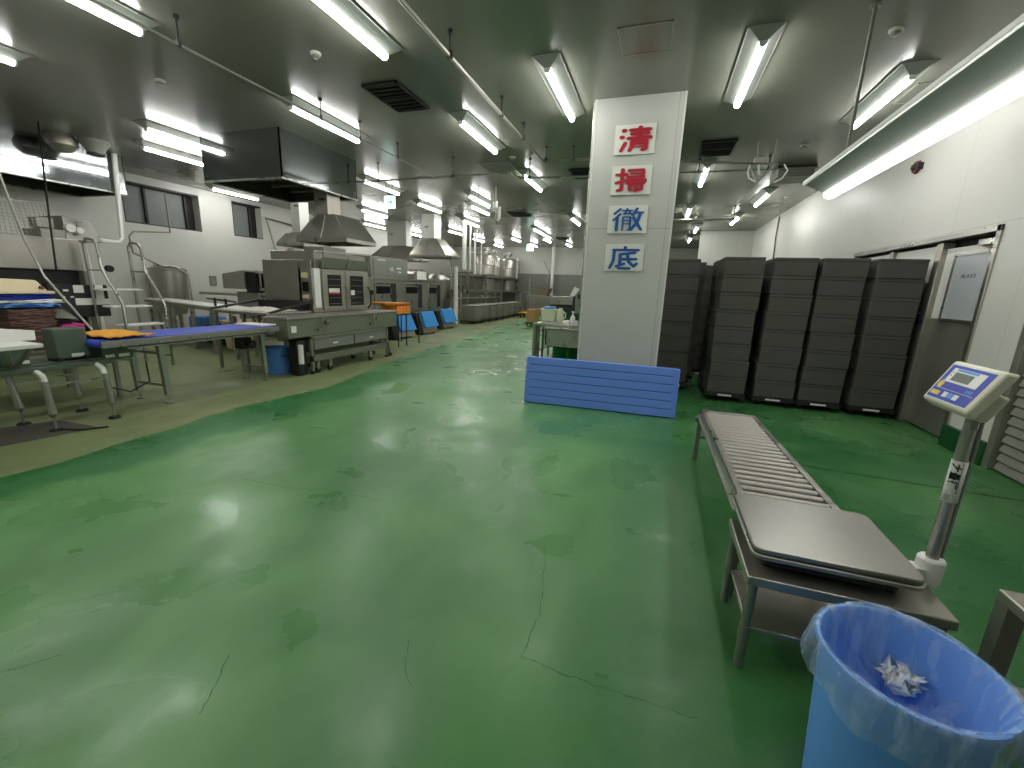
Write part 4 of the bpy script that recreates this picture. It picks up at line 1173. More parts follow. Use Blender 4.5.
MB().hexa([(-6.5, 2.87, .94), (-6.35, 2.87, .94), (-6.35, 3.1, .93), (-6.5, 3.1, .93), (-6.62, 2.83, 1.10), (-6.58, 2.83, 1.10), (-6.58, 3.06, 1.09), (-6.62, 3.06, 1.09)]).build('tray_shell', 'dark', t, bevel=.012, seg=3)
MB().hexa([(-6.36, 2.9, .97), (-6.345, 2.9, .97), (-6.345, 3.07, .96), (-6.36, 3.07, .96), (-6.57, 2.87, 1.08), (-6.555, 2.87, 1.08), (-6.555, 3.03, 1.07), (-6.57, 3.03, 1.07)]).build('tray_inside', 'greygreen', t)
MB().box(-6.5, -6.42, 2.9, 3.05, .90, .94).build('support_block', 'dark', t)
lump('pink_bag', -6.7, -6.35, 2.92, 3.12, .645, .90, 'pink', 'bright pink bag below the leaning dark tray', 'bag', None, .012, 12)

# ---- big machine against the left
t = thing('frying_machine', (-8.9, 3.6, 0), 'large stainless machine with dark opening behind the pile at the left edge', 'machine')
MB().box(-9.6, -8.29, 1.6, 4.2, 1.5, 1.95).build('cover', 'steel_worn', t, bevel=.012)
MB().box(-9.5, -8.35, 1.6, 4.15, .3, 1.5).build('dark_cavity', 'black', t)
MB().box(-8.36, -8.2, 3.7, 4.4, .82, 1.30).build('control_panel', 'dark', t, bevel=.01)
for (a, b, c, d) in ((3.98, 4.10, 1.18, 1.29), (3.98, 4.2, 1.00, 1.10), (4.24, 4.34, 1.08, 1.30), (4.22, 4.42, 1.0, 1.09), (3.86, 3.92, 1.2, 1.23), (3.83, 3.87, 1.11, 1.13), (3.93, 3.97, 1.11, 1.13)): MB().box(-8.199, -8.192, a, b, c, d).build('notice', 'paper', t)
for y in (3.75, 4.15): MB().cyl((-8.27, y, .0), (-8.27, y, .82), .03).build('post', 'steel', t)
MB().box(-8.5, -8.22, 4.15, 4.22, .3, 1.5).box(-8.35, -8.22, 1.6, 3.4, .75, .95).build('edge_plate', 'steel_dark', t)
f = MB()
for k in range(13): f.bar((-8.6, 3.42 + k * .052, 1.95), (-8.6, 3.44 + k * .045, 2.42), .006)
for k in range(11): f.bar((-8.6, 3.43, 1.97 + k * .045), (-8.6, 4.07, 1.97 + k * .045), .005)
f.bar((-8.6, 3.41, 1.95), (-8.6, 3.43, 2.44), .014).bar((-8.6, 3.43, 2.44), (-8.6, 4.03, 2.42), .014).bar((-8.6, 4.03, 2.42), (-8.6, 4.08, 1.95), .014)
f.build('wire_mesh', 'steel_dark', t, smooth=False)
MB().box(-8.9, -8.45, 3.86, 4.14, 1.95, 2.08).box(-8.8, -8.6, 3.9, 4.1, 2.10, 2.24).build('valve_box', 'steel_dark', t, bevel=.01)
MB().cyl((-8.5, 4.2, 2.12), (-8.42, 4.2, 2.12), .06).cyl((-8.5, 4.32, 2.1), (-8.44, 4.32, 2.1), .045).build('gauge', 'whitepl', t)
MB().hexa([(-9.4, 4.16, 1.95), (-8.5, 4.16, 1.95), (-8.5, 4.62, 1.95), (-9.4, 4.62, 1.95), (-9.3, 4.2, 2.3), (-8.6, 4.2, 2.3), (-8.6, 4.52, 2.26), (-9.3, 4.52, 2.26)]).build('cowl', 'steel', t, bevel=.01)
pipe('white_pipe', [(-10.75, 5.60, 0), (-10.75, 5.505, 2.06), (-10.75, 5.56, 2.12), (-10.75, 6.10, 2.11), (-10.75, 6.18, 2.2), (-10.75, 6.27, 3.84)], .045, 'whitepl', 'bent white pipe from the ceiling past the left box hood down behind the steps')
pipe('suction_tube', [(-6.3, 2.63, 2.6), (-6.3, 2.74, 1.79), (-6.2, 2.79, 1.43), (-5.88, 2.95, .87)], .012, 'steel', 'thin slanted grey tube reaching down to the orange cloth', cat='tube')
pipe('ceiling_wire', [(-9.87, 4.75, CE), (-8.15, 3.85, 2.31), (-8.15, 3.81, 1.5)], .012, 'black', 'black cord dropping from the ceiling before the left box hood', cat='cord')
t = thing('ceiling_extractor', (-10.35, 5.25, CE), 'dark round extractor bulb under the ceiling by the left box hood', 'extractor')
MB().lathe([(.18, 0), (.22, -.08), (.21, -.17), (.12, -.27), (.001, -.30)], (-10.35, 5.25, CE), 24).build('bulb', 'steel_dark', t)


t = thing('ceiling_funnel', (-10.1, 5.75, CE), 'short pale funnel under the ceiling between the extractor bulb and white pipe', 'funnel')
MB().lathe([(.22, 0), (.23, -.05), (.15, -.15), (.12, -.22)], (-10.1, 5.6, CE), 24).build('funnel_body', 'grey', t)
MB().lathe([(.13, -.22), (.13, -.25), (.001, -.25)], (-10.1, 5.6, CE), 24).build('outlet', 'dark', t)

# ---- mobile steps
t = thing('mobile_steps', (-7.8, 4.46, 0), 'white-stepped mobile stairs with two looped steel handrails behind the blue belt', 'steps')
for y in (4.18, 4.75):
    f = MB()
    f.tube([(-7.5, y, .03), (-7.5, y, 1.04), (-7.53, y, 1.10), (-7.78, y, 1.46), (-7.83, y, 1.52), (-7.86, y, 1.88), (-7.92, y, 1.95), (-8.08, y, 1.97), (-8.15, y, 1.9), (-8.15, y, .03)], .021, 10)
    f.build('handrail', 'steel', t)
    MB().bar((-7.5, y, .2), (-8.15, y, .2), .03).bar((-7.83, y, 1.52), (-8.15, y, 1.52), .018).build('side_brace', 'steel', t)
for (x, z) in ((-7.66, .73), (-7.88, 1.0), (-8.05, 1.25)):
    MB().box(x - .12, x + .12, 4.19, 4.74, z - .03, z).build('step_plate', 'whitepl', t, bevel=.006)
MB().box(-7.72, -7.55, 4.19, 4.74, .40, .43).build('step_plate', 'whitepl', t, bevel=.006)
MB().cyl((-8.1, 4.40, 1.55), (-8.04, 4.4, 1.55), .05, n=16).build('black_knob', 'black', t)

# ---- long light table behind the belt, crates under it
t = thing('packing_table', (-9.8, 7.3, 0), 'long narrow white-topped table running behind the blue belt', 'table')
P0, P1 = Vector((-11.35, 7.03, .92)), Vector((-7.1, 5.90, .92))
f = MB().bar(P0, P1, .5, .035); f.build('table_top', 'whitepl', t, bevel=.006)
f = MB().bar(P0 - Vector((0, 0, .05)), P1 - Vector((0, 0, .05)), .46, .05); f.build('apron', 'steel_dark', t)
for u in (.03, .33, .55, .75, .96):
    for s in (-.2, .2):
        c = P0.lerp(P1, u); MB().box(c.x - .025, c.x + .025, c.y + s - .025, c.y + s + .025, 0, .8).build('leg', 'steel', t)
f = MB()
for u in (.80, .9):
    c = P0.lerp(P1, u); f.bar(c + Vector((0, -.2, .02)), c + Vector((0, -.2, .18)), .03).bar(c + Vector((-.2, -.2, .16)), c + Vector((.25, -.2, .13)), .025)
f.build('guide_rail', 'dark', t)
pipe('low_pipe', [(-12.35, 8.8, 1.02), (-9.4, 9.2, 1.02), (-8.6, 9.0, 1.0), (-8.6, 9.0, 0)], .04, 'steel_worn', 'dull steel pipe along the left wall behind the white-topped table')
def crate(loc, sx, sy, sz, mt, label, group='plastic crates under the white-topped table', ribs=3):
    x, y, z = loc
    t = thing('plastic_crate', loc, label, 'crate', group)
    f = MB(); w = .012
    f.box(x - sx, x + sx, y - sy, y + sy, z, z + .015).box(x - sx, x - sx + w, y - sy, y + sy, z, z + sz).box(x + sx - w, x + sx, y - sy, y + sy, z, z + sz).box(x - sx, x + sx, y - sy, y - sy + w, z, z + sz).box(x - sx, x + sx, y + sy - w, y + sy, z, z + sz)
    f.build('crate_body', mt, t)
    f = MB()
    for zz in (z + .02, z + sz * .5, z + sz - .02):
        f.box(x - sx - .012, x + sx + .012, y - sy - .012, y - sy, zz - .012, zz + .012).box(x + sx, x + sx + .012, y - sy - .012, y + sy + .012, zz - .012, zz + .012)
    for k in range(5):
        u = -sx + 2 * sx * k / 4; v = -sy + 2 * sy * k / 4
        f.box(x + u - .01, x + u + .01, y - sy - .01, y - sy, z, z + sz).box(x + sx, x + sx + .01, y + v - .01, y + v + .01, z, z + sz)
    f.build('ribs', mt, t)
    return t
crate((-9.75, 7.05, .05), .3, .2, .28, 'bin_blue', 'blue plastic crate on the floor under the white-topped table')
crate((-9.75, 7.05, .34), .3, .2, .24, 'bin_blue', 'blue plastic crate stacked on another under the white-topped table')
crate((-9.1, 6.9, .05), .26, .2, .40, 'green_paint', 'dark green plastic crate under the white-topped table')
t = thing('white_tub', (-8.4, 6.9, 0), 'large round white tub under the white-topped table', 'tub')
MB().lathe([(.3, .02), (.36, .55), (.39, .56), (.39, .6), (.34, .6), (.29, .06), (.001, .06)], (-8.35, 6.75, 0), 28).build('tub_body', 'cream', t)
t = thing('steam_kettle', (-11.93, 7.75, 0), 'large round steel kettle with pipe against the left wall', 'kettle')
MB().lathe([(.05, .45), (.3, .5), (.4, .7), (.42, 1.0), (.42, 1.58), (.44, 1.6), (.44, 1.63), (.40, 1.63)], (-11.93, 7.75, 0), 36, sx=.92, sy=.92).build('kettle_body', 'steel_worn', t)
MB().lathe([(.43, 1.63), (.36, 1.66), (.1, 1.70), (.001, 1.70)], (-11.93, 7.75, 0), 36, sx=.92, sy=.92).build('lid', 'steel_dark', t)
for a in (0, 2.1, 4.2): MB().cyl((-11.93 + .28 * math.cos(a), 7.75 + .28 * math.sin(a), 0), (-11.93 + .28 * math.cos(a), 7.75 + .28 * math.sin(a), .62), .03).build('leg', 'steel_dark', t)
MB().tube([(-11.9, 7.4, 1.70), (-11.6, 7.75, 1.70), (-11.5, 7.95, 1.5), (-11.5, 8.0, .0)], .02).build('side_pipe', 'steel', t)
pipe('gas_pipe', [(-11.8, 7.5, 1.7), (-11.5, 6.78, 1.95), (-11.5, 6.75, 2.3), (-11.5, 6.85, 2.42), (-11.5, 7.65, 2.5), (-11.5, 7.65, 3.4)], .02, 'steel_dark', 'thin bent pipe rising from the kettle before the first window')
pipe('wall_pipe', [(-12.3, 11.6, 1.9), (-12.3, 11.2, 3.4), (-12.3, 12.6, 3.3), (-12.3, 16.0, 3.3)], .03, 'steel', 'grey pipe run on the left wall right of the windows')
t = thing('wall_plate', (-12.38, 9.3, 1.3), 'small grey plate on the left wall above the white-topped table', 'plate')
MB().box(-12.4, -12.37, 9.15, 9.35, 1.22, 1.5).build('cover', 'grey', t, bevel=.004)
MB().box(-12.37, -12.365, 9.2, 9.3, 1.3, 1.42).build('socket', 'steel_dark', t)
t = thing('filling_machine', (-9.7, 8.1, 0), 'grey boxy filling machine with dark mechanism beside the machine cabinet', 'machine')
MB().hexa([(-10.0, 7.7, 1.22), (-9.3, 7.7, 1.22), (-9.3, 8.3, 1.22), (-10.0, 8.3, 1.22), (-10.0, 7.7, 1.56), (-9.3, 7.7, 1.66), (-9.3, 8.3, 1.66), (-10.0, 8.3, 1.56)]).build('hopper_box', 'steel_dark', t, bevel=.01)
MB().box(-9.3, -9.0, 7.75, 8.3, 1.15, 1.62).build('recess', 'black', t)
f = MB()
for k in range(4): f.cyl((-8.97, 7.85 + k * .12, 1.25), (-8.97, 7.85 + k * .12, 1.6), .025, n=10)
f.box(-9.0, -8.93, 7.8, 8.3, 1.2, 1.26).box(-9.0, -8.94, 7.75, 8.35, 1.6, 1.66).cyl((-9.0, 7.9, 1.1), (-8.8, 7.9, 1.1), .08)
f.build('nozzle_row', 'steel', t)
MB().box(-9.7, -9.0, 7.8, 8.3, 0, 1.15).build('pedestal', 'steel_dark', t, bevel=.01)
t = thing('alarm_box', (-8.3, 8.2, 1.8), 'grey box with a red button above the machine cabinet', 'box')
MB().box(-8.5, -8.2, 8.0, 8.2, 0, 2.05).build('casing', 'grey', t, bevel=.01)
MB().lathe([(.05, 0), (.05, .08), (.03, .11), (.001, .12)], (-8.35, 8.1, 2.05), 16).build('red_cap', 'redlight', t)

# ---- round blue bin by the trough
t = thing('waste_bin', (-5.9, 5.4, 0), 'round dull blue bin standing on the pale floor between belt and trough', 'bin')
cx, cy = -5.77, 5.22
MB().lathe([(.001, .0), (.19, 0), (.215, .38), (.225, .385), (.225, .42), (.205, .42), (.18, .02), (.001, .02)], (cx, cy, 0), 32, close=False).build('bin_body', 'bin_blue2', t)
MB().lathe([(.216, .34), (.222, .345), (.222, .36), (.216, .365)], (cx, cy, 0), 32, close=False).build('ring', 'bin_blue2', t)
MB().tube([(cx + .2, cy - .1, .3), (cx + .23, cy - .08, .3), (cx + .22, cy + .06, .3), (cx + .2, cy + .08, .3)], .008).build('handle', 'dark', t)

# ---- oven bank
t = thing('oven_bank', (-8.0, 12.0, 0), 'long row of three steel ovens with dark slot windows under the hoods', 'oven')
MB().box(-8.9, -7.45, 9.83, 14.13, .12, 1.577).build('body', 'steel_worn', t, bevel=.01)
MB().box(-8.9, -7.42, 9.8, 14.15, 1.577, 1.63).build('worktop', 'steel', t, bevel=.006)
for k, (a, b) in enumerate(((10.1, 11.15), (11.6, 12.64), (13.03, 13.9))):
    d = MB().box(-7.45, -7.41, a, b, .67, 1.50).build('oven_door', 'steel', t, bevel=.006)
    MB().box(-7.409, -7.40, a + .05, b - .33, 1.19, 1.39).build('window', 'glass_dark', d)
    MB().box(-7.409, -7.40, b - .28, b - .05, .73, 1.48).build('dark_panel', 'dark', d)
    MB().tube([(-7.41, a + .05, 1.47), (-7.36, a + .08, 1.47), (-7.36, b - .35, 1.47), (-7.41, b - .32, 1.47)], .012).build('handle', 'dark', d)
MB().box(-7.44, -7.40, 9.95, 14.0, .2, .6).build('kick_panel', 'dark', t)
MB().cyl((-7.44, 9.96, 1.22), (-7.40, 9.96, 1.22), .065, n=16).build('dial', 'black', t)
for (a, b) in ((-8.8, 9.95), (-8.8, 14.0), (-7.55, 9.95), (-7.55, 14.0)): MB().cyl((a, b, 0), (a, b, .13), .04, n=10).build('leg', 'steel_dark', t)
t = thing('upper_oven', (-8.1, 10.9, 1.632), 'tall plain steel cabinet standing on the oven bank', 'cabinet')
MB().box(-8.8, -7.48, 10.04, 11.87, 1.632, 2.20).build('cabinet_body', 'steel_dark', t, bevel=.012)
MB().box(-7.479, -7.465, 10.15, 11.75, 1.69, 2.14).build('front_sheet', 'grey', t, bevel=.004)
for (a, b, c, d) in ((10.93, 10.97, 1.83, 1.94), (11.02, 11.05, 1.83, 1.94), (11.26, 11.48, 1.9, 1.94), (11.32, 11.48, 1.8, 1.83), (10.32, 10.7, 2.10, 2.125)):
    MB().box(-7.464, -7.458, a, b, c, d).build('label_plate', 'paper', t)
t = thing('arched_cover', (-8.0, 12.9, 1.63), 'pale arched cover on the oven bank beneath the rear hood', 'cover')
f = MB()
pr = [(-8.5, 12.4, 1.632)] + [(-8.5, 12.9 - .5 * math.cos(PI * k / 10), 1.72 + .25 * math.sin(PI * k / 10)) for k in range(11)] + [(-8.5, 13.4, 1.632)]
f.prism(pr, (0, 0, 0), (.9, 0, 0)); f.build('arch', 'steel', t)
MB().box(-7.595, -7.585, 12.6, 13.2, 1.64, 1.9).build('pale_front', 'whitepl', t)

# ---- orange crates on thin dark stand; three blue-bagged flour carts
t = thing('thin_stand', (-4.85, 7.6, 0), 'thin black wire stand holding the orange crates', 'stand')
sx0, sx1, sy0, sy1, sz = -6.28, -5.76, 8.69, 9.62, .76
for (a, b) in ((sx1, sy0), (sx1, sy0 + .35), (sx0, sy0), (sx0, sy1), (sx1, sy1)): MB().bar((a, b, 0), (a, b, sz), .022).build('leg', 'dark', t)
MB().bar((sx1, sy0, sz), (sx1, sy1, sz), .025).bar((sx0, sy0, sz), (sx0, sy1, sz), .025).bar((sx0, sy0, sz), (sx1, sy0, sz), .025).bar((sx0, sy1, sz), (sx1, sy1, sz), .025).bar((sx0, 9.1, sz), (sx1, 9.1, sz), .025).build('top_frame', 'dark', t)
crate((-6.0, 8.98, .775), .2, .29, .19, 'orange', 'orange crate at the front of the thin black stand', 'orange crates on the black stand')
t = thing('plastic_crate', (-6.0, 8.75, .97), 'second orange crate tilted over the first on the black stand', 'crate', 'orange crates on the black stand')
MB().hexa([(-6.2, 8.35, .985), (-5.83, 8.35, .985), (-5.83, 9.2, .97), (-6.2, 9.2, .97), (-6.25, 8.22, 1.04), (-5.79, 8.22, 1.04), (-5.79, 9.28, 1.015), (-6.25, 9.28, 1.015)]).build('crate_body', 'orange', t, bevel=.01)
MB().hexa([(-6.26, 8.21, 1.04), (-5.78, 8.21, 1.04), (-5.78, 9.29, 1.015), (-6.26, 9.29, 1.015), (-6.26, 8.21, 1.055), (-5.78, 8.21, 1.055), (-5.78, 9.29, 1.03), (-6.26, 9.29, 1.03)]).build('rim', 'orange', t, bevel=.004)

def bagged_cart(x, y, w, d, label):
    t = thing('bagged_cart', (x, y, 0), label, 'cart', 'steel bins draped with blue bags')
    MB().hexa([(x - d, y - w, .08), (x + .0, y - w * .95, .05), (x + .05, y + w, .05), (x - d, y + w, .08), (x - d, y - w, .62), (x - .12, y - w, .62), (x - .1, y + w * .8, .62), (x - d, y + w * .8, .62)]).build('steel_bin', 'steel_worn', t, bevel=.01)
    MB().hexa([(x - .045, y - w * .80, .24), (x + .06, y - w * .80, .22), (x + .10, y + w * .98, .22), (x - .0, y + w * .98, .24), (x - .20, y - w * .95, .68), (x - .06, y - w * .95, .68), (x - .05, y + w * .75, .68), (x - .18, y + w * .75, .68)]).build('blue_bag', 'bag_blue', t, bevel=.02, seg=3)
    MB().hexa([(x - d, y - w * 1.25, .05), (x - .02, y - w * 1.3, .04), (x + .03, y - w * .96, .04), (x - d, y - w * .96, .05), (x - d, y - w * 1.55, .62), (x - .12, y - w * 1.5, .62), (x - .12, y - w * 1.02, .64), (x - d, y - w * 1.02, .64)]).build('black_side', 'black', t, bevel=.01)
    for a in (-.8, .8):
        MB().cyl((x - .1, y + w * a, .04), (x - .06, y + w * a, .04), .04, n=12).build('caster', 'black', t)
bagged_cart(-6.5, 10.2, .42, .7, 'first blue-bagged steel bin, half behind the orange crates')
bagged_cart(-6.55, 11.6, .42, .65, 'middle blue-bagged steel bin, largest clear blue patch')
bagged_cart(-6.85, 13.5, .48, .5, 'last blue-bagged steel bin, beside the white pipe elbow')

# ---- white pipes
pipe('drain_pipe', [(-7.45, 14.3, .42), (-7.38, 14.75, .40), (-7.35, 14.85, .3), (-7.35, 14.86, .05)], .05, 'whitepl', 'short white pipe elbow near the floor by the last bagged bin')
pipe('vertical_pipe', [(-7.35, 15.0, .02), (-7.35, 15.0, 2.18)], .085, 'whitepl', 'thick lower white vertical pipe beside the last bagged bin')
pipe('vertical_pipe', [(-7.15, 15.3, 2.1), (-7.15, 15.3, CE)], .085, 'whitepl', 'thick upper white vertical pipe reaching the ceiling')
pipe('vertical_pipe', [(-6.95, 15.4, 2.1), (-6.95, 15.4, CE)], .035, 'whitepl', 'slim white pipe right beside the thick upper pipe')
for (x, y, z0, z1, r, l) in ((-8.1, 18.5, 2.02, CE, .05, 'white pipe above the tank platform, left one of two'), (-8.05, 19.1, 2.02, CE, .03, 'white pipe above the tank platform, right one of two'),
        (-5.9, 24.6, 0, 3.84, .09, 'thick white pipe standing before the far wall'), (-8.0, 24.4, 2.02, 3.2, .06, 'short white pipe bend at the right end of the tank platform')):
    pipe('vertical_pipe', [(x, y, z0), (x, y, z1)], r, 'whitepl', l)
t = thing('valve_rig', (-4.35, 10.3, 3.0), 'thin dark hanging frame with valves below the ceiling in mid hall', 'frame')
MB().tube([(-4.6, 10.2, CE), (-4.6, 10.2, 3.18), (-3.95, 10.2, 3.10), (-3.95, 10.2, CE)], .02).tube([(-4.4, 10.2, 3.16), (-4.4, 10.2, CE)], .012).build('tube_frame', 'steel_dark', t)
MB().cyl((-3.95, 10.2, 3.35), (-3.95, 10.2, 3.5), .06, n=12).cyl((-3.85, 10.2, 3.1), (-3.85, 10.2, 3.4), .035, n=12).lathe([(.001, -.06), (.06, 0), (.04, .05)], (-3.9, 10.2, 3.05), 12).build('valve', 'steel', t)

# ---- platform with steel tanks in the far left
t = thing('tank_platform', (-8.3, 22, 0), 'two-level steel platform carrying the tall tanks at the far left', 'platform')
f = MB().box(-9.4, -7.95, 17.5, 25.0, 1.93, 2.02).box(-9.4, -7.95, 19.3, 25.0, 1.22, 1.30)
f.build('deck', 'steel', t)
for (x, y) in ((-7.98, 17.5), (-7.98, 19.6), (-7.98, 21.8), (-7.98, 24.4), (-9.3, 19.6), (-9.3, 24.4)):
    MB().box(x - .05, x + .05, y - .05, y + .05, 0, 1.93).build('post', 'steel', t)
MB().bar((-7.95, 17.5, 2.95), (-7.95, 24.8, 3.0), .03).bar((-7.95, 17.5, 2.5), (-7.95, 24.8, 2.5), .02).bar((-7.95, 17.5, 2.0), (-7.95, 17.5, 2.95), .03).bar((-7.95, 21.1, 2.0), (-7.95, 21.1, 2.95), .03).bar((-7.95, 24.7, 2.0), (-7.95, 24.7, 2.95), .03).build('guard_rail', 'steel', t)
for k, (y, x) in enumerate(((20.7, -8.55), (22.2, -8.75), (24.0, -8.5))):
    lb = ['left steel tank on the far platform, under its dark motor', 'middle steel tank on the far platform in shade', 'right steel tank on the far platform, brightest one'][k]
    t = thing('steel_tank', (x, y, 2.02), lb, 'tank', 'steel tanks on the far platform')
    MB().lathe([(.45, 0), (.55, .06), (.55, .95), (.5, 1.04), (.2, 1.1), (.001, 1.1)], (x, y, 2.02), 32).build('shell', 'steel_worn', t)
    MB().lathe([(.2, 0), (.2, .12), (.3, .14), (.3, .3), (.001, .3)], (x, y, 3.12), 20).build('motor', 'steel_dark', t)
    MB().lathe([(.56, 0), (.57, .02), (.56, .04)], (x, y, 2.55), 32, close=False).build('band', 'steel', t)
    MB().lathe([(.50, 0), (.50, .58), (.42, .62)], (x, y, 1.31), 28).build('lower_shell', 'steel_dark', t)
t = thing('floor_tank', (-9.0, 16.6, 0), 'steel mixing vessel and pipes left of the tank platform', 'vessel')
MB().lathe([(.5, .5), (.55, .6), (.55, 1.7), (.3, 1.9), (.001, 1.95)], (-9.0, 16.6, 0), 28).build('vessel_body', 'steel_worn', t)
for a in (0.6, 2.7, 4.8): MB().cyl((-9 + .4 * math.cos(a), 16.6 + .4 * math.sin(a), 0), (-9 + .4 * math.cos(a), 16.6 + .4 * math.sin(a), .6), .04).build('leg', 'steel', t)
MB().tube([(-8.6, 16.3, .9), (-8.2, 16.3, .9), (-8.2, 16.3, 2.2), (-8.4, 16.6, 2.6)], .03).tube([(-8.5, 17.0, 1.2), (-8.1, 17.0, 1.3), (-8.1, 17.0, 1.8)], .05).build('pipework', 'steel', t)
MB().box(-8.3, -8.05, 16.4, 16.8, .9, 1.3).box(-8.25, -8.05, 17.0, 17.2, 1.25, 1.5).build('orange_box', 'brown', t)
t = thing('prep_table', (-7.9, 18.2, 0), 'long light worktop behind the grey tub dollies', 'table')
MB().box(-7.97, -7.68, 15.8, 21.0, .95, 1.0).build('table_top', 'steel', t, bevel=.005)
for y in (15.9, 18.4, 20.9):
    for x in (-7.94, -7.71): MB().box(x - .03, x + .03, y - .03, y + .03, 0, .95).build('leg', 'steel_dark', t)
t = thing('small_pan', (-7.82, 18.6, 1.0), 'small bright pans on the light worktop', 'pan', 'pans on the worktop')
MB().lathe([(.12, 0), (.16, .1), (.14, .1), (.1, .02)], (-7.82, 18.6, 1.0), 20).build('pan_body', 'steel', t)
MB().bar((-7.74, 18.6, 1.09), (-7.6, 18.6, 1.11), .02).build('handle', 'steel', t)
copy_tree(t, None, (-7.82, 19.3, 1.0), 'small bright pan on the light worktop, farther one')
t['label'] = 'small bright pan on the light worktop, nearer one'

# stacks of grey tubs on dollies along the aisle
pt = pd = None
for k in range(8):
    y = 16.0 + k * .93
    x = -7.12 - k * .028
    where = ['nearest, on the blue-edged dolly', 'second', 'third', 'fourth', 'fifth', 'sixth', 'seventh', 'farthest'][k]
    lab = 'grey wheeled dolly under the grey tub stack along the aisle, ' + where
    if pd is None:
        t = thing('tub_dolly', (x, y, 0), lab, 'dolly', 'dollies under the grey tubs')
        MB().box(x - .34, x + .34, y - .42, y + .42, .08, .12).build('deck', 'dark', t, bevel=.01)
        for a in (-.28, .28):
            for b in (-.38, .38): MB().cyl((x + a - .015, y + b, .04), (x + a + .015, y + b, .04), .04, n=12).build('caster', 'black', t)
        pd = t
    else: copy_tree(pd, None, (x, y, 0), lab)
    for j in range(7):
        z = .122 + j * .088
        lab = 'grey nesting tub, %s in the %s stack along the aisle' % (['lowest', 'second up', 'third up', 'fourth up', 'fifth up', 'sixth up', 'topmost'][j], where.split(',')[0])
        if pt is None:
            t = thing('grey_tub', (x, y, z), lab, 'tub', 'grey nesting tubs stacked along the aisle')
            f = MB()
            f.hexa([(x - .27, y - .33, z), (x + .27, y - .33, z), (x + .27, y + .33, z), (x - .27, y + .33, z), (x - .30, y - .36, z + .07), (x + .30, y - .36, z + .07), (x + .30, y + .36, z + .07), (x - .30, y + .36, z + .07)])
            f.build('tub_body', 'tub_grey', t, bevel=.02)
            MB().box(x - .325, x + .325, y - .385, y + .385, z + .068, z + .082).build('rim', 'tub_grey', t, bevel=.008)
            pt = t
        else: copy_tree(pt, None, (x, y, z), lab)

# ---- far centre: machinery, cart, control post
t = thing('far_machine', (-6.2, 23.6, 0), 'dark machinery block with hoppers at the far wall', 'machine')
MB().box(-7.0, -5.4, 23.2, 24.3, 0, 1.1).build('base_block', 'steel_dark', t, bevel=.02)
MB().hexa([(-6.6, 23.4, 1.1), (-5.9, 23.4, 1.1), (-5.9, 24.0, 1.1), (-6.6, 24.0, 1.1), (-6.8, 23.3, 1.5), (-5.7, 23.3, 1.5), (-5.7, 24.1, 1.5), (-6.8, 24.1, 1.5)]).build('hopper', 'steel_worn', t)
MB().cyl((-6.9, 23.4, .2), (-6.9, 23.4, 2.1), .05).tube([(-6.0, 23.4, 1.4), (-5.8, 23.4, 2.4), (-6.2, 23.6, 3.0)], .03).build('riser', 'steel_dark', t)
t = thing('far_machine', (-4.2, 21.2, 0), 'grey table-like machine with tray right of the far white pipe', 'machine')
MB().box(-5.0, -3.6, 20.8, 21.8, .75, 1.15).build('body', 'steel', t, bevel=.02)
MB().box(-5.0, -3.6, 20.8, 21.8, .5, .72).build('dark_band', 'dark', t)
MB().box(-4.9, -3.7, 20.9, 21.7, 0, .5).build('base', 'green_paint', t)
t = thing('far_machine', (-3.3, 19.6, 0), 'grey boxy machine half hidden behind the pillar edge', 'machine')
MB().box(-3.5, -2.7, 19.3, 20.2, .45, 1.45).build('body', 'grey', t, bevel=.02)
MB().box(-3.5, -2.7, 19.3, 20.2, .0, .44).build('base', 'green_paint', t)
MB().box(-3.4, -3.1, 19.28, 19.3, 1.1, 1.3).build('panel', 'dark', t)
t = thing('tilted_display', (-2.94, 16, 0), 'dark pole carrying a small tilted white display left of the pillar', 'display')
MB().cyl((-2.95, 16, .0), (-2.95, 16, 1.3), .05).cyl((-2.95, 16, 0), (-2.95, 16, .05), .16).build('pole', 'dark', t)
MB().hexa([(-3.1, 15.9, 1.28), (-2.95, 15.9, 1.25), (-2.95, 16.05, 1.25), (-3.1, 16.05, 1.28), (-2.95, 15.9, 1.6), (-2.78, 15.9, 1.52), (-2.78, 16.05, 1.52), (-2.95, 16.05, 1.6)]).build('display_case', 'whitepl', t, bevel=.01)
t = thing('cardboard_cart', (-4.4, 16.6, 0), 'low green-wheeled cart with a brown carton left of the sink', 'cart')
MB().box(-4.9, -4.35, 16.2, 17.0, .12, .18).build('cart_deck', 'green_paint', t, bevel=.01)
MB().box(-4.85, -4.5, 16.25, 16.8, .18, .68).build('carton', 'cardboard', t, bevel=.01)
for (a, b) in ((-4.85, 16.3), (-4.42, 16.3), (-4.85, 16.9), (-4.42, 16.9)): MB().cyl((a, b, .06), (a + .04, b, .06), .06).build('wheel', 'black', t)
t = thing('hand_pallet', (-6.2, 21.4, 0), 'small yellow-orange flat cart past the grey tubs', 'cart')
MB().box(-6.7, -6.0, 20.9, 21.6, .22, .28).build('deck', 'orange_cloth', t, bevel=.01)
MB().bar((-6.6, 20.9, .28), (-6.6, 20.9, 1.3), .04).bar((-6.1, 20.9, .28), (-6.1, 20.9, 1.3), .04).bar((-6.6, 20.9, 1.3), (-6.1, 20.9, 1.3), .04).build('push_handle', 'steel', t)
for a in (-6.6, -6.1): MB().cyl((a, 21, .1), (a + .04, 21, .1), .1).cyl((a, 21.5, .1), (a + .04, 21.5, .1), .1).build('wheel', 'black', t)

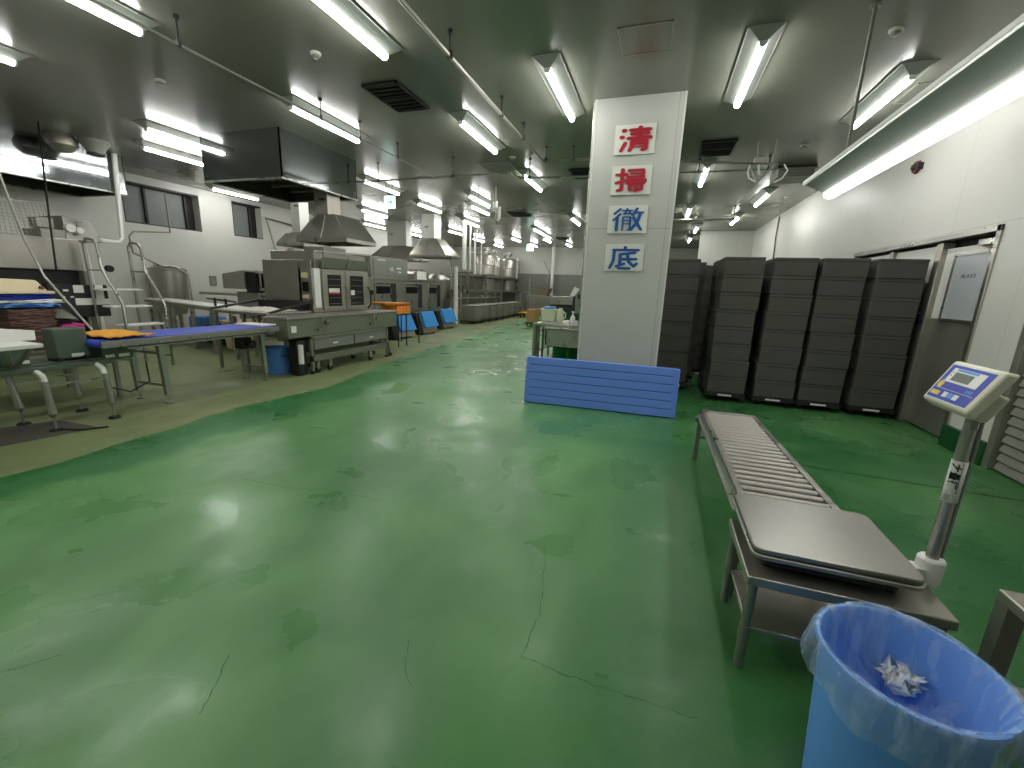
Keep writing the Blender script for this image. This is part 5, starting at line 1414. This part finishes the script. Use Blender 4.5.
# ---- sink beside the pillar
t = thing('steel_sink', (-1.8, 8.8, 0), 'stainless sink unit standing behind the left side of the pillar', 'sink')
MB().box(-2.32, -1.1, 8.25, 9.6, .77, .82).build('counter', 'steel', t, bevel=.006)
f = MB().box(-2.02, -1.1, 8.08, 8.12, .42, .75).box(-2.02, -1.98, 8.08, 8.7, .42, .75).box(-2.02, -1.1, 8.08, 8.7, .40, .43)
f.build('bowl', 'steel', t, bevel=.006)
MB().box(-2.05, -1.08, 8.04, 8.26, .73, .765).build('front_rim', 'steel_mir' if 0 else 'steel', t, bevel=.008)
for (x, y) in ((-2.28, 8.3), (-2.2, 8.65), (-2.28, 9.5), (-1.15, 8.3), (-1.15, 9.5)): MB().box(x - .022, x + .022, y - .022, y + .022, 0, .77).build('leg', 'steel_dark', t)
MB().box(-2.3, -1.15, 9.4, 9.44, .2, .24).box(-2.3, -2.26, 8.3, 9.5, .2, .24).build('low_brace', 'steel_dark', t)
MB().box(-2.32, -2.28, 8.26, 8.7, .02, .77).build('side_panel', 'steel', bpy.data.objects['steel_sink'])
t = thing('bucket', (-2.42, 10.0, .8), 'pale yellow square bucket on the far end of the sink counter', 'bucket')
bx_, by_, bz_ = -2.17, 9.0, .82
MB().hexa([(bx_ - .14, by_ - .13, bz_), (bx_ + .14, by_ - .13, bz_), (bx_ + .14, by_ + .13, bz_), (bx_ - .14, by_ + .13, bz_), (bx_ - .17, by_ - .16, bz_ + .25), (bx_ + .17, by_ - .16, bz_ + .25), (bx_ + .17, by_ + .16, bz_ + .25), (bx_ - .17, by_ + .16, bz_ + .25)]).build('bucket_body', 'bucket_pale', t, bevel=.015)
MB().box(bx_ - .18, bx_ + .18, by_ - .17, by_ + .17, bz_ + .235, bz_ + .26).build('rim', 'bucket_pale', t, bevel=.006)
MB().box(bx_ - .12, bx_ + .12, by_ - .1, by_ + .1, bz_ + .26, bz_ + .31).build('blue_cloth', 'scale_lblue', t, bevel=.03, seg=3)
t = thing('plastic_jug', (-1.92, 8.95, .82), 'small pale jug between bucket and soap bottle on the sink', 'jug')
MB().lathe([(.06, 0), (.07, .02), (.065, .22), (.04, .26), (.04, .29), (.001, .29)], (-1.92, 8.95, .82), 18).build('jug_body', 'bucket_pale', t)
MB().tube([(-1.86, 8.95, .88), (-1.81, 8.95, .92), (-1.81, 8.95, 1.0), (-1.865, 8.95, 1.04)], .012).build('handle', 'bucket_pale', t)
t = thing('soap_bottle', (-1.52, 8.55, .82), 'white pump soap bottle on the sink counter beside the pillar', 'bottle')
MB().lathe([(.048, 0), (.052, .02), (.050, .13), (.03, .165), (.018, .175), (.018, .20), (.001, .20)], (-1.57, 8.5, .82), 20).build('bottle_body', 'whitepl', t)
MB().cyl((-1.57, 8.5, 1.02), (-1.57, 8.5, 1.06), .007).box(-1.60, -1.54, 8.485, 8.515, 1.055, 1.072).build('pump', 'whitepl', t)
t = thing('plastic_crate', (-1.75, 9.0, .25), 'bright green crate under the sink, standing on the brace', 'crate')
for zz in (.05, .22):
    for k in range(4):
        y0 = 8.75
        MB().box(-2.0, -1.35, 8.75, 9.25, zz + k * .042, zz + k * .042 + .016).build('crate_rail', 'green_crate', t)
MB().box(-2.0, -1.97, 8.75, 8.79, .05, .40).box(-1.70, -1.66, 8.745, 8.79, .05, .40).box(-1.38, -1.35, 8.75, 8.79, .05, .40).box(-2.0, -1.96, 9.2, 9.25, .05, .4).box(-1.98, -1.37, 8.78, 9.22, .0, .06).build('crate_post', 'green_crate', t)
t = thing('plastic_crate', (-1.2, 8.9, 0), 'blue crate under the sink, right beside the bright green one', 'crate')
MB().box(-1.33, -.95, 8.72, 9.2, 0, .36).build('crate_body', 'bin_blue2', t, bevel=.008)
MB().box(-1.34, -.94, 8.71, 9.21, .33, .375).build('rim', 'bin_blue2', t)

# ---- floor marks: dark rubber mat
tag(MB().hexa([(-6.3, 1.3, .001), (-5.3, 1.4, .001), (-5.10, 2.46, .001), (-5.64, 2.44, .001), (-6.3, 1.3, .006), (-5.3, 1.4, .006), (-5.10, 2.46, .006), (-5.64, 2.44, .006)]).build('floor_mat', 'mat_rubber', None, origin=(-6, 1.9, 0)), 'dark flat rubber mat under the slim-legged stand', 'mat')

# ---------------------------------------------------------------- world, camera
w = bpy.data.worlds.new('world'); bpy.context.scene.world = w
w.use_nodes = True
w.node_tree.nodes['Background'].inputs[0].default_value = (.02, .02, .02, 1)

f_, pit, rol, yaw = 422.04, math.radians(12.8967), math.radians(2.17932), math.radians(-18.2302)
fw = Vector((math.sin(yaw) * math.cos(pit), math.cos(yaw) * math.cos(pit), -math.sin(pit)))
r0 = Vector((math.cos(yaw), -math.sin(yaw), 0))
u0 = r0.cross(fw)
rx = r0 * math.cos(rol) + u0 * math.sin(rol)
ux = -r0 * math.sin(rol) + u0 * math.cos(rol)
from mathutils import Matrix
cam = bpy.data.cameras.new('camera'); co = bpy.data.objects.new('camera', cam); col.objects.link(co)
cam.sensor_width = 36; cam.lens = 36 * f_ / 1024; cam.clip_start = .02; cam.clip_end = 200
mw = Matrix((rx, ux, -fw)).transposed().to_4x4(); mw.translation = (0, 0, 1.5)
co.matrix_world = mw
sc = bpy.context.scene
sc.camera = co
sc.view_settings.view_transform = 'Standard'
try: sc.view_settings.look = 'None'
except Exception: pass
sc.view_settings.gamma = 1
sc.view_settings.exposure = .92
sc.cycles.max_bounces = 7
sc.cycles.diffuse_bounces = 4
sc.cycles.glossy_bounces = 4
sc.cycles.transparent_max_bounces = 12
sc.cycles.use_adaptive_sampling = False
sc.cycles.sample_clamp_indirect = 6
sc.cycles.use_denoising = True
